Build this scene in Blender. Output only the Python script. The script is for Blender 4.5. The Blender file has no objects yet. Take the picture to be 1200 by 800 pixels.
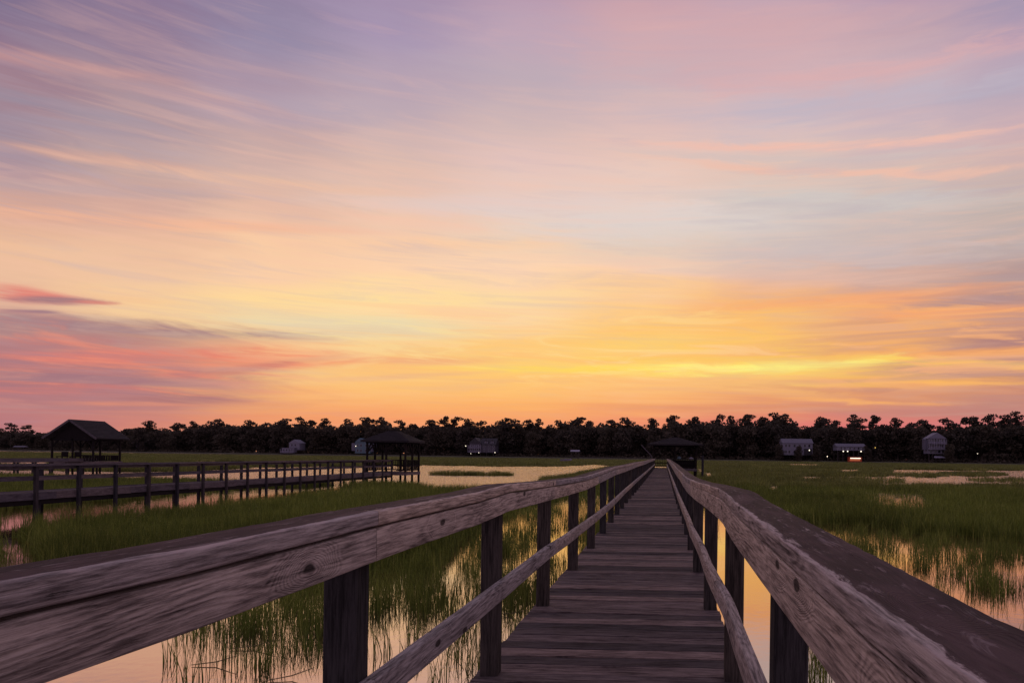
import bpy, bmesh, math, random
import numpy as np
from mathutils import Vector, Matrix, Euler, noise as mnoise
R = math.radians
rnd = random.Random(11)
nrng = np.random.default_rng(5)
S = bpy.context.scene
COL = S.collection

# ------------------------------------------------------------------ camera
EYE = Vector((0.0, 0.0, 2.2))            # water level is z = 0, deck is z = 1.1
F = 800.0                                # focal length in pixels of the 1200 px wide frame
U0 = 750.0
YAW, ROLL = R(2.0), 0.0125
HV = 534.5                               # horizon row at the walk's vanishing column 778
FWD = Vector((-math.sin(YAW), math.cos(YAW), 0)); RT0 = Vector((math.cos(YAW), math.sin(YAW), 0)); UP0 = Vector((0, 0, 1))
RT = RT0 * math.cos(ROLL) + UP0 * math.sin(ROLL)
UP = UP0 * math.cos(ROLL) - RT0 * math.sin(ROLL)
cam_d = bpy.data.cameras.new('camera'); cam = bpy.data.objects.new('camera', cam_d); COL.objects.link(cam)
cam_d.sensor_width = 36; cam_d.lens = F / 1200 * 36
cam_d.shift_x = (600 - U0) / 1200; cam_d.shift_y = (HV - 0.35 - 400) / 1200
cam_d.clip_start = 0.05; cam_d.clip_end = 9000
Mx = Matrix((RT, UP, -FWD)).transposed().to_4x4(); Mx.translation = EYE
cam.matrix_world = Mx
S.camera = cam
def hor(u): return HV + ROLL * (u - 778)
def G(u, d, z=0.0):
    """ground point seen in column u at depth d along the view axis"""
    p = EYE + FWD * d + RT0 * ((u - U0) * d / F)
    return Vector((p.x, p.y, z))

S.view_settings.view_transform = 'Standard'; S.view_settings.look = 'None'
S.view_settings.exposure = 0.0; S.view_settings.gamma = 1.0
S.cycles.max_bounces = 6; S.cycles.diffuse_bounces = 3; S.cycles.glossy_bounces = 3
S.cycles.transmission_bounces = 2; S.cycles.use_denoising = True

def lin(c):
    return tuple(((x / 255) / 12.92 if x / 255 <= .04045 else ((x / 255 + .055) / 1.055) ** 2.4) for x in c)

# ------------------------------------------------------------------ node helper
class N:
    """tiny expression wrapper over a node tree"""
    tree = None
    def __init__(s, sock): s.s = sock
    @staticmethod
    def put(inp, v):
        if isinstance(v, N): N.tree.links.new(v.s, inp)
        else:
            try: inp.default_value = v
            except Exception: inp.default_value = (v, v, v)
    @staticmethod
    def m(op, a, b=None, c=None, clamp=False):
        n = N.tree.nodes.new('ShaderNodeMath'); n.operation = op; n.use_clamp = clamp
        N.put(n.inputs[0], a)
        if b is not None: N.put(n.inputs[1], b)
        if c is not None: N.put(n.inputs[2], c)
        return N(n.outputs[0])
    def __add__(s, o): return N.m('ADD', s, o)
    def __radd__(s, o): return N.m('ADD', s, o)
    def __sub__(s, o): return N.m('SUBTRACT', s, o)
    def __rsub__(s, o): return N.m('SUBTRACT', o, s)
    def __mul__(s, o): return N.m('MULTIPLY', s, o)
    def __rmul__(s, o): return N.m('MULTIPLY', s, o)
    def __truediv__(s, o): return N.m('DIVIDE', s, o)
def smooth(v, a, b, lo=0., hi=1.):
    n = N.tree.nodes.new('ShaderNodeMapRange'); n.interpolation_type = 'SMOOTHSTEP'
    N.put(n.inputs['Value'], v); n.inputs['From Min'].default_value = a; n.inputs['From Max'].default_value = b
    n.inputs['To Min'].default_value = lo; n.inputs['To Max'].default_value = hi
    return N(n.outputs[0])
def comb(x, y, z):
    n = N.tree.nodes.new('ShaderNodeCombineXYZ')
    for i, v in enumerate((x, y, z)): N.put(n.inputs[i], v)
    return N(n.outputs[0])
def sep(v):
    n = N.tree.nodes.new('ShaderNodeSeparateXYZ'); N.put(n.inputs[0], v)
    return N(n.outputs[0]), N(n.outputs[1]), N(n.outputs[2])
def vmath(op, a, b=None):
    n = N.tree.nodes.new('ShaderNodeVectorMath'); n.operation = op
    N.put(n.inputs[0], a)
    if b is not None: N.put(n.inputs[1], b)
    return N(n.outputs[0])
def noise(v, scale=1., detail=2., rough=.5, dist=0.):
    n = N.tree.nodes.new('ShaderNodeTexNoise'); N.put(n.inputs['Vector'], v)
    n.inputs['Scale'].default_value = scale; n.inputs['Detail'].default_value = detail
    n.inputs['Roughness'].default_value = rough; n.inputs['Distortion'].default_value = dist
    return N(n.outputs[0])
def mixc(f, a, b, mode='MIX'):
    n = N.tree.nodes.new('ShaderNodeMix'); n.data_type = 'RGBA'; n.blend_type = mode; n.clamp_factor = True
    N.put(n.inputs[0], f)
    for i, v in ((6, a), (7, b)):
        if isinstance(v, N): N.tree.links.new(v.s, n.inputs[i])
        else: n.inputs[i].default_value = (*v, 1)
    return N(n.outputs[2])
def ramp(f, stops):
    n = N.tree.nodes.new('ShaderNodeValToRGB'); N.put(n.inputs[0], f)
    e = n.color_ramp.elements
    while len(e) < len(stops): e.new(.5)
    for i, (p, c) in enumerate(stops): e[i].position = p; e[i].color = (*c, 1)
    return N(n.outputs[0])

# ------------------------------------------------------------------ world: dusk sky after sunset, thin streaked cloud
W = bpy.data.worlds.new('World'); S.world = W; W.use_nodes = True
N.tree = W.node_tree; W.node_tree.nodes.clear()
def azel(u, v):
    x = (u - U0) / F
    return math.degrees(math.atan(x) - YAW), math.degrees(math.atan((hor(u) - v) / F / math.hypot(1, x)))
VR = [0, 50, 100, 150, 200, 240, 280, 320, 350, 380, 410, 430, 450, 475, 495]
UC = [0, 150, 300, 450, 600, 750, 900, 1050, 1200]
TAB = [
 [(128,112,140),(140,120,148),(145,130,158),(162,142,170),(185,155,175),(200,160,170),(195,165,180),(185,155,175),(165,150,175)],
 [(145,118,140),(150,128,150),(150,138,165),(168,150,178),(190,165,182),(208,170,176),(205,168,175),(195,165,175),(188,160,178)],
 [(162,130,142),(172,145,152),(175,150,165),(182,162,178),(192,172,182),(200,178,185),(210,180,185),(205,178,185),(182,168,185)],
 [(158,138,152),(178,154,160),(195,165,165),(205,178,178),(212,185,182),(222,190,185),(207,188,193),(202,180,188),(205,175,180)],
 [(178,150,158),(194,165,160),(210,178,168),(222,188,175),(228,195,188),(232,198,185),(225,195,182),(218,190,180),(212,180,172)],
 [(215,168,150),(210,168,155),(228,185,165),(235,198,178),(235,205,190),(232,208,198),(215,200,192),(205,190,185),(195,178,172)],
 [(238,190,155),(235,188,158),(248,203,165),(248,205,170),(240,208,180),(227,205,188),(212,195,188),(205,185,180),(190,170,165)],
 [(235,190,158),(240,197,163),(250,206,168),(254,211,172),(254,213,178),(246,206,178),(222,184,168),(208,168,154),(182,150,146)],
 [(228,178,150),(248,200,150),(255,214,156),(255,220,164),(253,216,166),(254,203,140),(248,182,118),(236,166,122),(198,150,134)],
 [(235,190,160),(242,205,160),(238,215,170),(238,218,170),(253,212,158),(255,204,126),(253,192,112),(244,174,112),(208,150,124)],
 [(232,175,140),(242,192,140),(245,205,155),(248,200,138),(255,204,126),(255,207,112),(255,203,102),(246,176,104),(190,137,120)],
 [(228,168,135),(242,180,125),(248,198,135),(252,195,122),(255,206,116),(255,212,108),(255,218,108),(250,196,102),(235,165,98)],
 [(215,148,128),(240,168,118),(250,185,115),(253,195,120),(255,195,115),(254,194,122),(246,186,116),(232,160,102),(200,142,118)],
 [(190,125,125),(225,150,115),(245,170,110),(250,175,110),(252,178,105),(248,170,108),(230,150,108),(214,140,116),(195,132,120)],
 [(182,118,122),(215,135,115),(238,152,108),(245,155,105),(246,158,106),(240,146,108),(225,126,112),(220,120,116),(208,120,118)]]
tcn = W.node_tree.nodes.new('ShaderNodeTexCoord'); dirv = vmath('NORMALIZE', N(tcn.outputs['Generated']))
dx, dy, dz = sep(dirv)
az0 = N.m('ARCTAN2', dx, dy) * (180 / math.pi)
el0 = N.m('ARCSINE', dz) * (180 / math.pi)
# wispy cloud coordinates on a high flat cloud sheet (streaks run across the view and fan with perspective)
zz = N.m('MAXIMUM', dz, 0.0) + 0.09
cx, cy = dx / zz, dy / zz
s1 = noise(comb(cx * 0.55 + cy * 0.12, cy * 1.9 - cx * 0.13, 3.1), 1.0, 6, .55, .35)
s2 = noise(comb(cx * 1.1 + cy * 0.3, cy * 3.6 - cx * 0.22, 7.7), 1.0, 6, .6, .9)
s3 = noise(comb(az0 * 0.035, el0 * 0.33, 1.3), 1.0, 5, .6, .6)
s5 = noise(comb(az0 * 0.10, el0 * .95 + az0 * .03, 4.4), 1.0, 7, .62, 1.1)
s6 = noise(comb(az0 * 0.045 + el0 * .05, el0 * 1.15 - az0 * .012, 14.4), 1.0, 6, .6, .8)
s4 = noise(comb(az0 * 0.13, el0 * 0.8, 9.3), 1.0, 5, .62, .8)
fade = smooth(el0, 0, 14, .35, 1.)
el = el0 + ((s3 - .5) * 2.6 + (s1 - .5) * 5.0 + (s4 - .5) * 1.0) * fade
az = az0 + (s3 - .5) * 9.0 + (s4 - .5) * 6
ELM = 52.0
cols = []
for j, u in enumerate(UC):
    st = []
    for i in range(len(VR) - 1, -1, -1):
        a, e = azel(u, VR[i]); st.append((max(0, e) / ELM, lin(TAB[i][j])))
    top = st[-1][1]
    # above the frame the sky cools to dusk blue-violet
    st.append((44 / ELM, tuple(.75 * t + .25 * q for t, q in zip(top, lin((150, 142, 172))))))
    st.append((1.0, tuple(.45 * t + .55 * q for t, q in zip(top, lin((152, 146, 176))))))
    cols.append((azel(u, 300)[0], ramp(el / ELM, st)))
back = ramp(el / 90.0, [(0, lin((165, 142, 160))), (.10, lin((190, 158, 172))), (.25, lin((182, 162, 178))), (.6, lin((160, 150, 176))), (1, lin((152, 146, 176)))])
sky = cols[0][1]
for k in range(1, len(cols)):
    sky = mixc(smooth(az, cols[k - 1][0], cols[k][0]), sky, cols[k][1])
# streaks: (u, v, half width, half height, slope, colour, opacity, edge noise)
BL = [
 (60, 462, 290, 34, 0, (192,126,124), .85, 1.2), (-20, 425, 370, 52, 0, (170,118,126), .92, .8), (745, 262, 200, 22, 0, (220,212,210), .5, 1), (560, 240, 160, 12, 0, (222,206,206), .4, 1), (1000, 300, 220, 14, 0, (200,188,190), .45, 1), (330, 130, 160, 20, .05, (176,164,182), .45, 1), (120, 384, 250, 13, .06, (163,128,134), .85, 1), (40, 440, 150, 16, 0, (178,118,120), .6, 1),
 (255, 420, 150, 17, -.02, (238,142,112), .85, 1), (330, 424, 75, 9, -.05, (244,146,112), .75, .7), (120, 418, 120, 9, 0, (222,128,116), .75, 1.4), (90, 455, 120, 6, 0, (205,122,115), .6, 1.2),
 (60, 400, 120, 8, .0, (192,124,122), .55, 1.4), (310, 428, 85, 4.5, -.12, (205,126,112), .7, .6), (212, 466, 88, 7, .0, (172,114,112), .85, .8),
 (8, 343, 60, 9, .12, (226,130,118), .85, .6), (50, 350, 56, 5, .05, (164,120,126), .9, .5), (92, 353, 30, 3, .05, (215,128,118), .7, .4), (30, 364.5, 30, 3.2, .02, (160,124,134), .85, .3),
 (150, 474, 90, 3, .0, (240,150,110), .6, .5),
 (700, 434, 170, 5, .0, (255,216,96), .75, .6), (885, 430, 165, 5.2, -.025, (255,240,128), .95, .9), (1130, 427, 150, 5, .05, (255,206,88), .8, .5),
 (1150, 437, 130, 4.5, .04, (186,136,120), .75, .6), (1090, 447, 110, 3.2, .03, (252,186,92), .7, .5), (1185, 403, 110, 13, 0, (174,128,126), .8, .8),
 (1190, 350, 140, 16, -.02, (172,138,138), .6, 1), (1120, 366, 150, 6, -.05, (248,166,112), .6, .8), (1000, 352, 190, 7, -.07, (248,168,118), .5, 1), (1130, 412, 110, 5, .0, (246,166,96), .6, .6),
 (1040, 460, 170, 5, .03, (214,146,112), .6, .8), (1010, 470, 100, 2.6, .03, (252,178,100), .8, .4), (1100, 481, 200, 7, 0, (194,130,120), .65, .8), (870, 478, 150, 5, 0, (222,146,110), .5, .8),
 (850, 418, 170, 5, -.04, (250,186,96), .45, .8), (760, 388, 190, 9, -.1, (255,196,104), .4, 1),
 (960, 172, 230, 5.5, -.03, (241,190,174), .75, .7), (990, 203, 230, 5.5, .02, (240,190,170), .7, .7), (940, 187, 230, 5, 0, (204,191,190), .5, .7),
 (1010, 84, 260, 13, -.13, (222,174,174), .55, 1), (1000, 122, 260, 15, -.10, (190,181,196), .6, 1), (990, 236, 240, 10, 0, (206,199,196), .5, 1), (820, 55, 180, 42, .0, (214,170,173), .45, 1.5),
 (50, 74, 150, 9, .16, (196,146,146), .6, 1), (190, 108, 170, 12, .2, (190,152,154), .5, 1), (50, 122, 120, 9, .22, (150,144,162), .5, 1), (110, 186, 160, 7, .12, (212,165,150), .6, .8),
 (310, 214, 170, 6, .1, (238,190,162), .6, .8), (200, 262, 230, 8, .06, (246,184,150), .65, .8), (110, 222, 140, 8, .05, (180,160,166), .55, .9), (80, 150, 130, 6, .14, (160,145,160), .5, 1),
 (470, 286, 190, 8, .02, (252,204,164), .5, 1), (480, 423, 100, 5, .0, (243,170,124), .65, .6), (480, 441, 90, 3, -.04, (238,182,134), .6, .5), (450, 350, 260, 13, 0, (255,224,156), .4, 1), (430, 386, 150, 12, .02, (235,218,182), .45, 1)]
for (u, v, wu, hv, sl, c, op, nz) in BL:
    a0, e0 = azel(u, v); a1, _ = azel(u + 10, v); ppd = (a1 - a0) / 10
    _, e1 = azel(u, v - 10); epp = (e1 - e0) / 10
    aL, eL = azel(u - wu * .8, v - sl * wu * .8); aR, eR = azel(u + wu * .8, v + sl * wu * .8); sn = (eR - eL) / (aR - aL)
    if wu * .8 + abs(u - 600) > 1500: sn = 0
    wa, we = wu * ppd, hv * epp
    q = nz * min(1.0, .35 + hv / 22)
    ax = (az0 + (s4 - .5) * (14 * q) + (s3 - .5) * 6 - a0)
    ey = (el0 + (s4 - .5) * (3.0 * q * epp * 14) + (s2 - .5) * (epp * 12 * q) - e0) - ax * sn
    r = N.m('SQRT', (ax / wa) * (ax / wa) + (ey / we) * (ey / we))
    mk = smooth(r, 1.5, 0.25)
    if hv < 30: mk = mk * smooth(s5, .32, .56, .55, 1.15)
    sky = mixc(mk * op, sky, lin(c))
# streaky texture inside the low cloud banks
for (u, v, wu, hv, c, op, tx, lo, hi) in ((90, 425, 330, 52, (232,136,114), .62, s5, .48, .64), (40, 425, 330, 62, (160,120,130), .65, s6, .46, .66),
        (1130, 415, 280, 80, (188,142,132), .55, s6, .45, .64), (1060, 400, 300, 60, (253,178,112), .55, s5, .50, .62), (640, 420, 420, 60, (255,186,112), .35, s6, .50, .64), (600, 395, 400, 60, (255,226,150), .4, s5, .52, .64)):
    a0, e0 = azel(u, v); a1, _ = azel(u + 10, v); ppd = (a1 - a0) / 10
    _, e1 = azel(u, v - 10); epp = (e1 - e0) / 10
    ax = (az0 - a0) / (wu * ppd); ey = (el0 - e0) / (hv * epp)
    mk = smooth(N.m('SQRT', ax * ax + ey * ey), 1.25, .5) * smooth(tx, lo, hi)
    sky = mixc(mk * op, sky, lin(c))
# fine streak modulation of brightness and warmth
w1 = (s1 - .5) * 1.1; w2 = (s2 - .5) * .55 + ((s5 - .5) * 2.3 + (s6 - .5) * 2.3) * smooth(el0, 32, 14, .35, 1.)
amt = smooth(el0, 1, 20, .35, 1.)
sky = mixc(N.m('ADD', w1 * amt * .45, w2 * amt * .42, clamp=True), sky, lin((250, 196, 172)))
sky = mixc(N.m('ADD', w1 * amt * -.34, w2 * amt * -.40, clamp=True), sky, lin((176, 168, 188)))
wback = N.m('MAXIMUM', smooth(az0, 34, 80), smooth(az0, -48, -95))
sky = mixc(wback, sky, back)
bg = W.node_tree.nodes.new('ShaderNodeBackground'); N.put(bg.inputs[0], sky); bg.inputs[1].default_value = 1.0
wo = W.node_tree.nodes.new('ShaderNodeOutputWorld'); W.node_tree.links.new(bg.outputs[0], wo.inputs[0])
W.cycles.sampling_method = 'MANUAL'; W.cycles.sample_map_resolution = 512

# ------------------------------------------------------------------ materials
def newmat(name, fn):
    m = bpy.data.materials.new(name); m.use_nodes = True
    t = m.node_tree; t.nodes.clear(); N.tree = t
    b = t.nodes.new('ShaderNodeBsdfPrincipled'); o = t.nodes.new('ShaderNodeOutputMaterial')
    t.links.new(b.outputs[0], o.inputs[0])
    fn(b); return m
def bump(b, h, strength=.5, dist=.01):
    n = N.tree.nodes.new('ShaderNodeBump'); N.put(n.inputs['Height'], h)
    n.inputs['Strength'].default_value = strength; n.inputs['Distance'].default_value = dist
    N.tree.links.new(n.outputs[0], b.inputs['Normal'])
def objco():
    tc = N.tree.nodes.new('ShaderNodeTexCoord'); oi = N.tree.nodes.new('ShaderNodeObjectInfo')
    r = N(oi.outputs['Random'])
    return N(tc.outputs['Object']), r
def wood(axis=1, light=(.52, .45, .41), dark=(.11, .09, .085), top=False, knots=True, rings=26., fs=105., ls=5.5, inner=1, vary=.12, topdark=(.017, .010, .011), split=0.):
    def fn(b):
        co, r = objco(); x, y, z = sep(co)
        l, a, c = (y, x, z) if axis == 1 else ((z, x, y) if axis == 2 else (x, y, z))
        off = r * 37.0
        fld = noise(comb(a * 7., l * .75 + off, c * 7. + off), 1., 2, .5)
        fine = noise(comb(a * fs, l * ls + off, c * fs), 1., 6, .78)
        fine2 = noise(comb(a * 260., l * 9. + off, c * 260.), 1., 3, .6)
        blot = noise(comb(a * 5., l * 2.2 + off, c * 5. + 4.), 1., 5, .6)
        kn = 0.
        if knots:
            v = N.tree.nodes.new('ShaderNodeTexVoronoi'); v.inputs['Scale'].default_value = 1.; v.voronoi_dimensions = '2D'
            N.put(v.inputs['Vector'], comb((a + c) * 6.0, l * 2.4 + off, 0.))
            has = smooth(sep(N(v.outputs['Color']))[0], .50, .52)
            kd = N(v.outputs['Distance']) + (noise(comb(a * 16., l * 5. + off, c * 16.), 1., 3, .6) - .5) * .16
            fld = fld + smooth(kd, .40, .0) * has * .45
            kn = smooth(kd, .085, .045) * has
        lines = N.m('SINE', fld * (rings * 6.283)) * .5 + .5
        lines = N.m('POWER', lines, 1.6)
        sh = lines * .24 + smooth(fine, .39, .61) * .62 + smooth(blot, .35, .75) * .30
        col = mixc(sh, light, dark)
        tint = mixc(r, (.86, .88, 1.0), (1.05, .95, .88))
        col = mixc(1., col, tint, 'MULTIPLY')
        vr = smooth(r, 0., 1., 1 - vary, 1 + vary); col = mixc(1., col, comb(vr, vr, vr), 'MULTIPLY')
        crack = smooth(fine, .63, .69)
        col = mixc(crack * .75, col, (.02, .015, .016))
        if knots: col = mixc(kn * .9, col, (.022, .016, .016))
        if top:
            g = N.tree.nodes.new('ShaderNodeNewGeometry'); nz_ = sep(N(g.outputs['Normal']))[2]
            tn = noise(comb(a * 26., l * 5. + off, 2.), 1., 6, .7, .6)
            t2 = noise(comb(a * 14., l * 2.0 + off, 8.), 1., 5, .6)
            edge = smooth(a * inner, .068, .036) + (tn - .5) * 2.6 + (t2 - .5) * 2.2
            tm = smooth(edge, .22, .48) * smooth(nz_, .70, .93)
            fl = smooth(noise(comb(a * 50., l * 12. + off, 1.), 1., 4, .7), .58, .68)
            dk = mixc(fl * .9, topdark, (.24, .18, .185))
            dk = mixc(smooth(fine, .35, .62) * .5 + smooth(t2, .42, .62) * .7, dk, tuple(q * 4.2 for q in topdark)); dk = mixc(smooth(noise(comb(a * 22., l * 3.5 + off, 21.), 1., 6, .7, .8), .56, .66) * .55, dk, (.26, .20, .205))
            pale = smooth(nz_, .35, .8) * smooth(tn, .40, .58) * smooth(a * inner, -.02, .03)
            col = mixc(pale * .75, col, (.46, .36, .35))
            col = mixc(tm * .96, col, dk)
        N.put(b.inputs['Base Color'], col)
        N.put(b.inputs['Roughness'], .72 + fine * .2)
        b.inputs['Specular IOR Level'].default_value = .10
        bump(b, fine * 1.0 + lines * .35 + fine2 * .35 - crack * 1.2, .85, .0035)
    return fn
M = {}
M['rail'] = newmat('weathered_rail_wood', wood(1, top=False))
M['cap'] = newmat('weathered_cap_wood', wood(1, top=True))
M['cap_r'] = newmat('weathered_cap_wood_mossy', wood(1, top=True, inner=-1))
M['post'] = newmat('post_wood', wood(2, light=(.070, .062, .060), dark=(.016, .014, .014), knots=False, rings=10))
M['plank'] = newmat('deck_plank_wood', wood(0, light=(.20, .160, .155), dark=(.018, .012, .015), knots=False, rings=8, fs=190., ls=8., vary=.5))
M['far_wood'] = newmat('far_dock_wood', wood(1, light=(.15, .125, .135), dark=(.05, .04, .045), knots=False, rings=6))
M['far_post'] = newmat('far_post_wood', wood(2, light=(.055, .047, .054), dark=(.022, .02, .023), knots=False, rings=6))
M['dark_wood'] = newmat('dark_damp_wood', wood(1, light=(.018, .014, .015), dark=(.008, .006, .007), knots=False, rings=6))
def shingle(c1, c2, sc=3.):
    def fn(b):
        co, r = objco(); x, y, z = sep(co)
        br = N.tree.nodes.new('ShaderNodeTexBrick'); br.inputs['Scale'].default_value = 1.
        N.put(br.inputs['Vector'], comb(x + y, z * 2.0, 0.)); br.inputs['Brick Width'].default_value = .3; br.inputs['Row Height'].default_value = .16
        br.inputs['Mortar Size'].default_value = .012; br.inputs['Color1'].default_value = (*c1, 1); br.inputs['Color2'].default_value = (*c2, 1)
        br.inputs['Mortar'].default_value = (.01, .009, .01, 1)
        n_ = noise(co, 2.2, 4, .6)
        N.put(b.inputs['Base Color'], mixc(smooth(n_, .4, .7) * .5, N(br.outputs[0]), c2)); b.inputs['Roughness'].default_value = .85
        b.inputs['Specular IOR Level'].default_value = .2
    return fn
M['shingle'] = newmat('weathered_shingles', shingle((.036, .028, .034), (.018, .014, .018)))
def plain(c, rough=.7, nz=.25, sc=1.5):
    def fn(b):
        co, r = objco(); n_ = noise(co, sc, 4, .6)
        N.put(b.inputs['Base Color'], mixc(n_, tuple(q * (1 - nz) for q in c), tuple(q * (1 + nz) for q in c))); b.inputs['Roughness'].default_value = rough
        b.inputs['Specular IOR Level'].default_value = .25
    return fn
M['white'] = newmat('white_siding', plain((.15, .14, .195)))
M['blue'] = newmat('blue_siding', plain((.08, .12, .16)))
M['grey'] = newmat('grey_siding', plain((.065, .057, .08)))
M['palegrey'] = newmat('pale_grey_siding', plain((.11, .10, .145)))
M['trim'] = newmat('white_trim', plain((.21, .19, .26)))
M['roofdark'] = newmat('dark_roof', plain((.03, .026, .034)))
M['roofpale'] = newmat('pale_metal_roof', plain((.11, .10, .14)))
M['stilt'] = newmat('piling_wood', plain((.04, .032, .034)))
M['orange'] = newmat('orange_lit_boards', plain((.42, .07, .03)))  # orange light on the shed, put into the board colour
M['bark'] = newmat('bark', plain((.045, .035, .032), .9))
M['glass'] = newmat('dark_window_glass', lambda b: (N.put(b.inputs['Base Color'], (.02, .022, .03, 1)), N.put(b.inputs['Roughness'], .08)))
def emit(c, s):
    def fn(b):
        b.inputs['Base Color'].default_value = (.1, .1, .1, 1); b.inputs['Emission Color'].default_value = (*c, 1); b.inputs['Emission Strength'].default_value = s
    return fn
M['lamp_w'] = newmat('lit_white_lamp', emit((1., .86, .66), 2.2))
M['lamp_y'] = newmat('lit_yellow_lamp', emit((1., .62, .12), 1.1))
M['glow'] = newmat('lit_orange_room', emit((1., .22, .05), .35))  # emissive panel colour stands for the orange light inside the shed
def leaf(c1, c2, c3, tr=.25):
    def fn(b):
        oi = N.tree.nodes.new('ShaderNodeObjectInfo'); r = N(oi.outputs['Random'])
        g = N.tree.nodes.new('ShaderNodeNewGeometry'); ri = N(g.outputs['Random Per Island'])
        c = mixc(r, c1, c2); c = mixc(smooth(ri, .6, 1.) * .8, c, c3)
        pn = noise(N(g.outputs['Position']), .11, 4, .6); br = (smooth(pn, .3, .7, .72, 1.3)) * (ri * .9 + .55); c = mixc(1., c, comb(br, br, br), 'MULTIPLY')
        N.put(b.inputs['Base Color'], c); b.inputs['Roughness'].default_value = .65; b.inputs['Specular IOR Level'].default_value = .2
        t = N.tree; tb = t.nodes.new('ShaderNodeBsdfTranslucent'); N.put(tb.inputs[0], c)
        mx = t.nodes.new('ShaderNodeMixShader'); mx.inputs[0].default_value = tr
        o = [n for n in t.nodes if n.type == 'OUTPUT_MATERIAL'][0]
        t.links.new(b.outputs[0], mx.inputs[1]); t.links.new(tb.outputs[0], mx.inputs[2]); t.links.new(mx.outputs[0], o.inputs[0])
    return fn
M['grass'] = newmat('cordgrass_blades', leaf((.100, .135, .022), (.165, .195, .034), (.29, .27, .07), .4))
M['grass_far'] = newmat('far_cordgrass', leaf((.115, .135, .028), (.175, .185, .044), (.25, .22, .06), .35))
M['dry'] = newmat('dry_stems', leaf((.10, .075, .04), (.14, .10, .05), (.07, .05, .03), .2))
M['pine'] = newmat('pine_needles', leaf((.062, .050, .044), (.078, .064, .048), (.084, .068, .052), .5))  # needle colour lifted to carry the haze over the far trees
M['oak'] = newmat('oak_leaves', leaf((.056, .046, .041), (.078, .062, .047), (.084, .066, .052), .5))  # leaf colour lifted for distance haze too, no haze volume is built
def water_fn(b):
    tc = N.tree.nodes.new('ShaderNodeTexCoord'); co = N(tc.outputs['Object']); x, y, z = sep(co)
    n1 = noise(comb(x * .9, y * .6, 0.), 1., 2, .5); n2 = noise(comb(x * 6., y * 6., 2.), 1., 2, .5)
    w_ = smooth(y, 16, 60)
    t = N.tree; bn = t.nodes.new('ShaderNodeBump'); N.put(bn.inputs['Height'], n1 * .0025 + n2 * (w_ * .055 + .0013)); bn.inputs['Strength'].default_value = 1.; bn.inputs['Distance'].default_value = 1.
    gl = t.nodes.new('ShaderNodeBsdfGlossy'); gl.inputs['Color'].default_value = (.95, .82, .77, 1); gl.inputs['Roughness'].default_value = .05; t.links.new(bn.outputs[0], gl.inputs['Normal'])
    df = t.nodes.new('ShaderNodeBsdfDiffuse'); df.inputs['Color'].default_value = (.035, .03, .022, 1)
    lw = t.nodes.new('ShaderNodeFresnel'); lw.inputs['IOR'].default_value = 1.33
    mx = t.nodes.new('ShaderNodeMixShader'); N.put(mx.inputs[0], N.m('ADD', N(lw.outputs[0]) * .45, .62, clamp=True)); t.links.new(df.outputs[0], mx.inputs[1]); t.links.new(gl.outputs[0], mx.inputs[2])
    o = [n for n in t.nodes if n.type == 'OUTPUT_MATERIAL'][0]; t.links.new(mx.outputs[0], o.inputs[0])
M['water'] = newmat('still_marsh_water', water_fn)
M['mud'] = newmat('shore_ground', plain((.06, .055, .035), .95, .3, .05))

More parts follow.
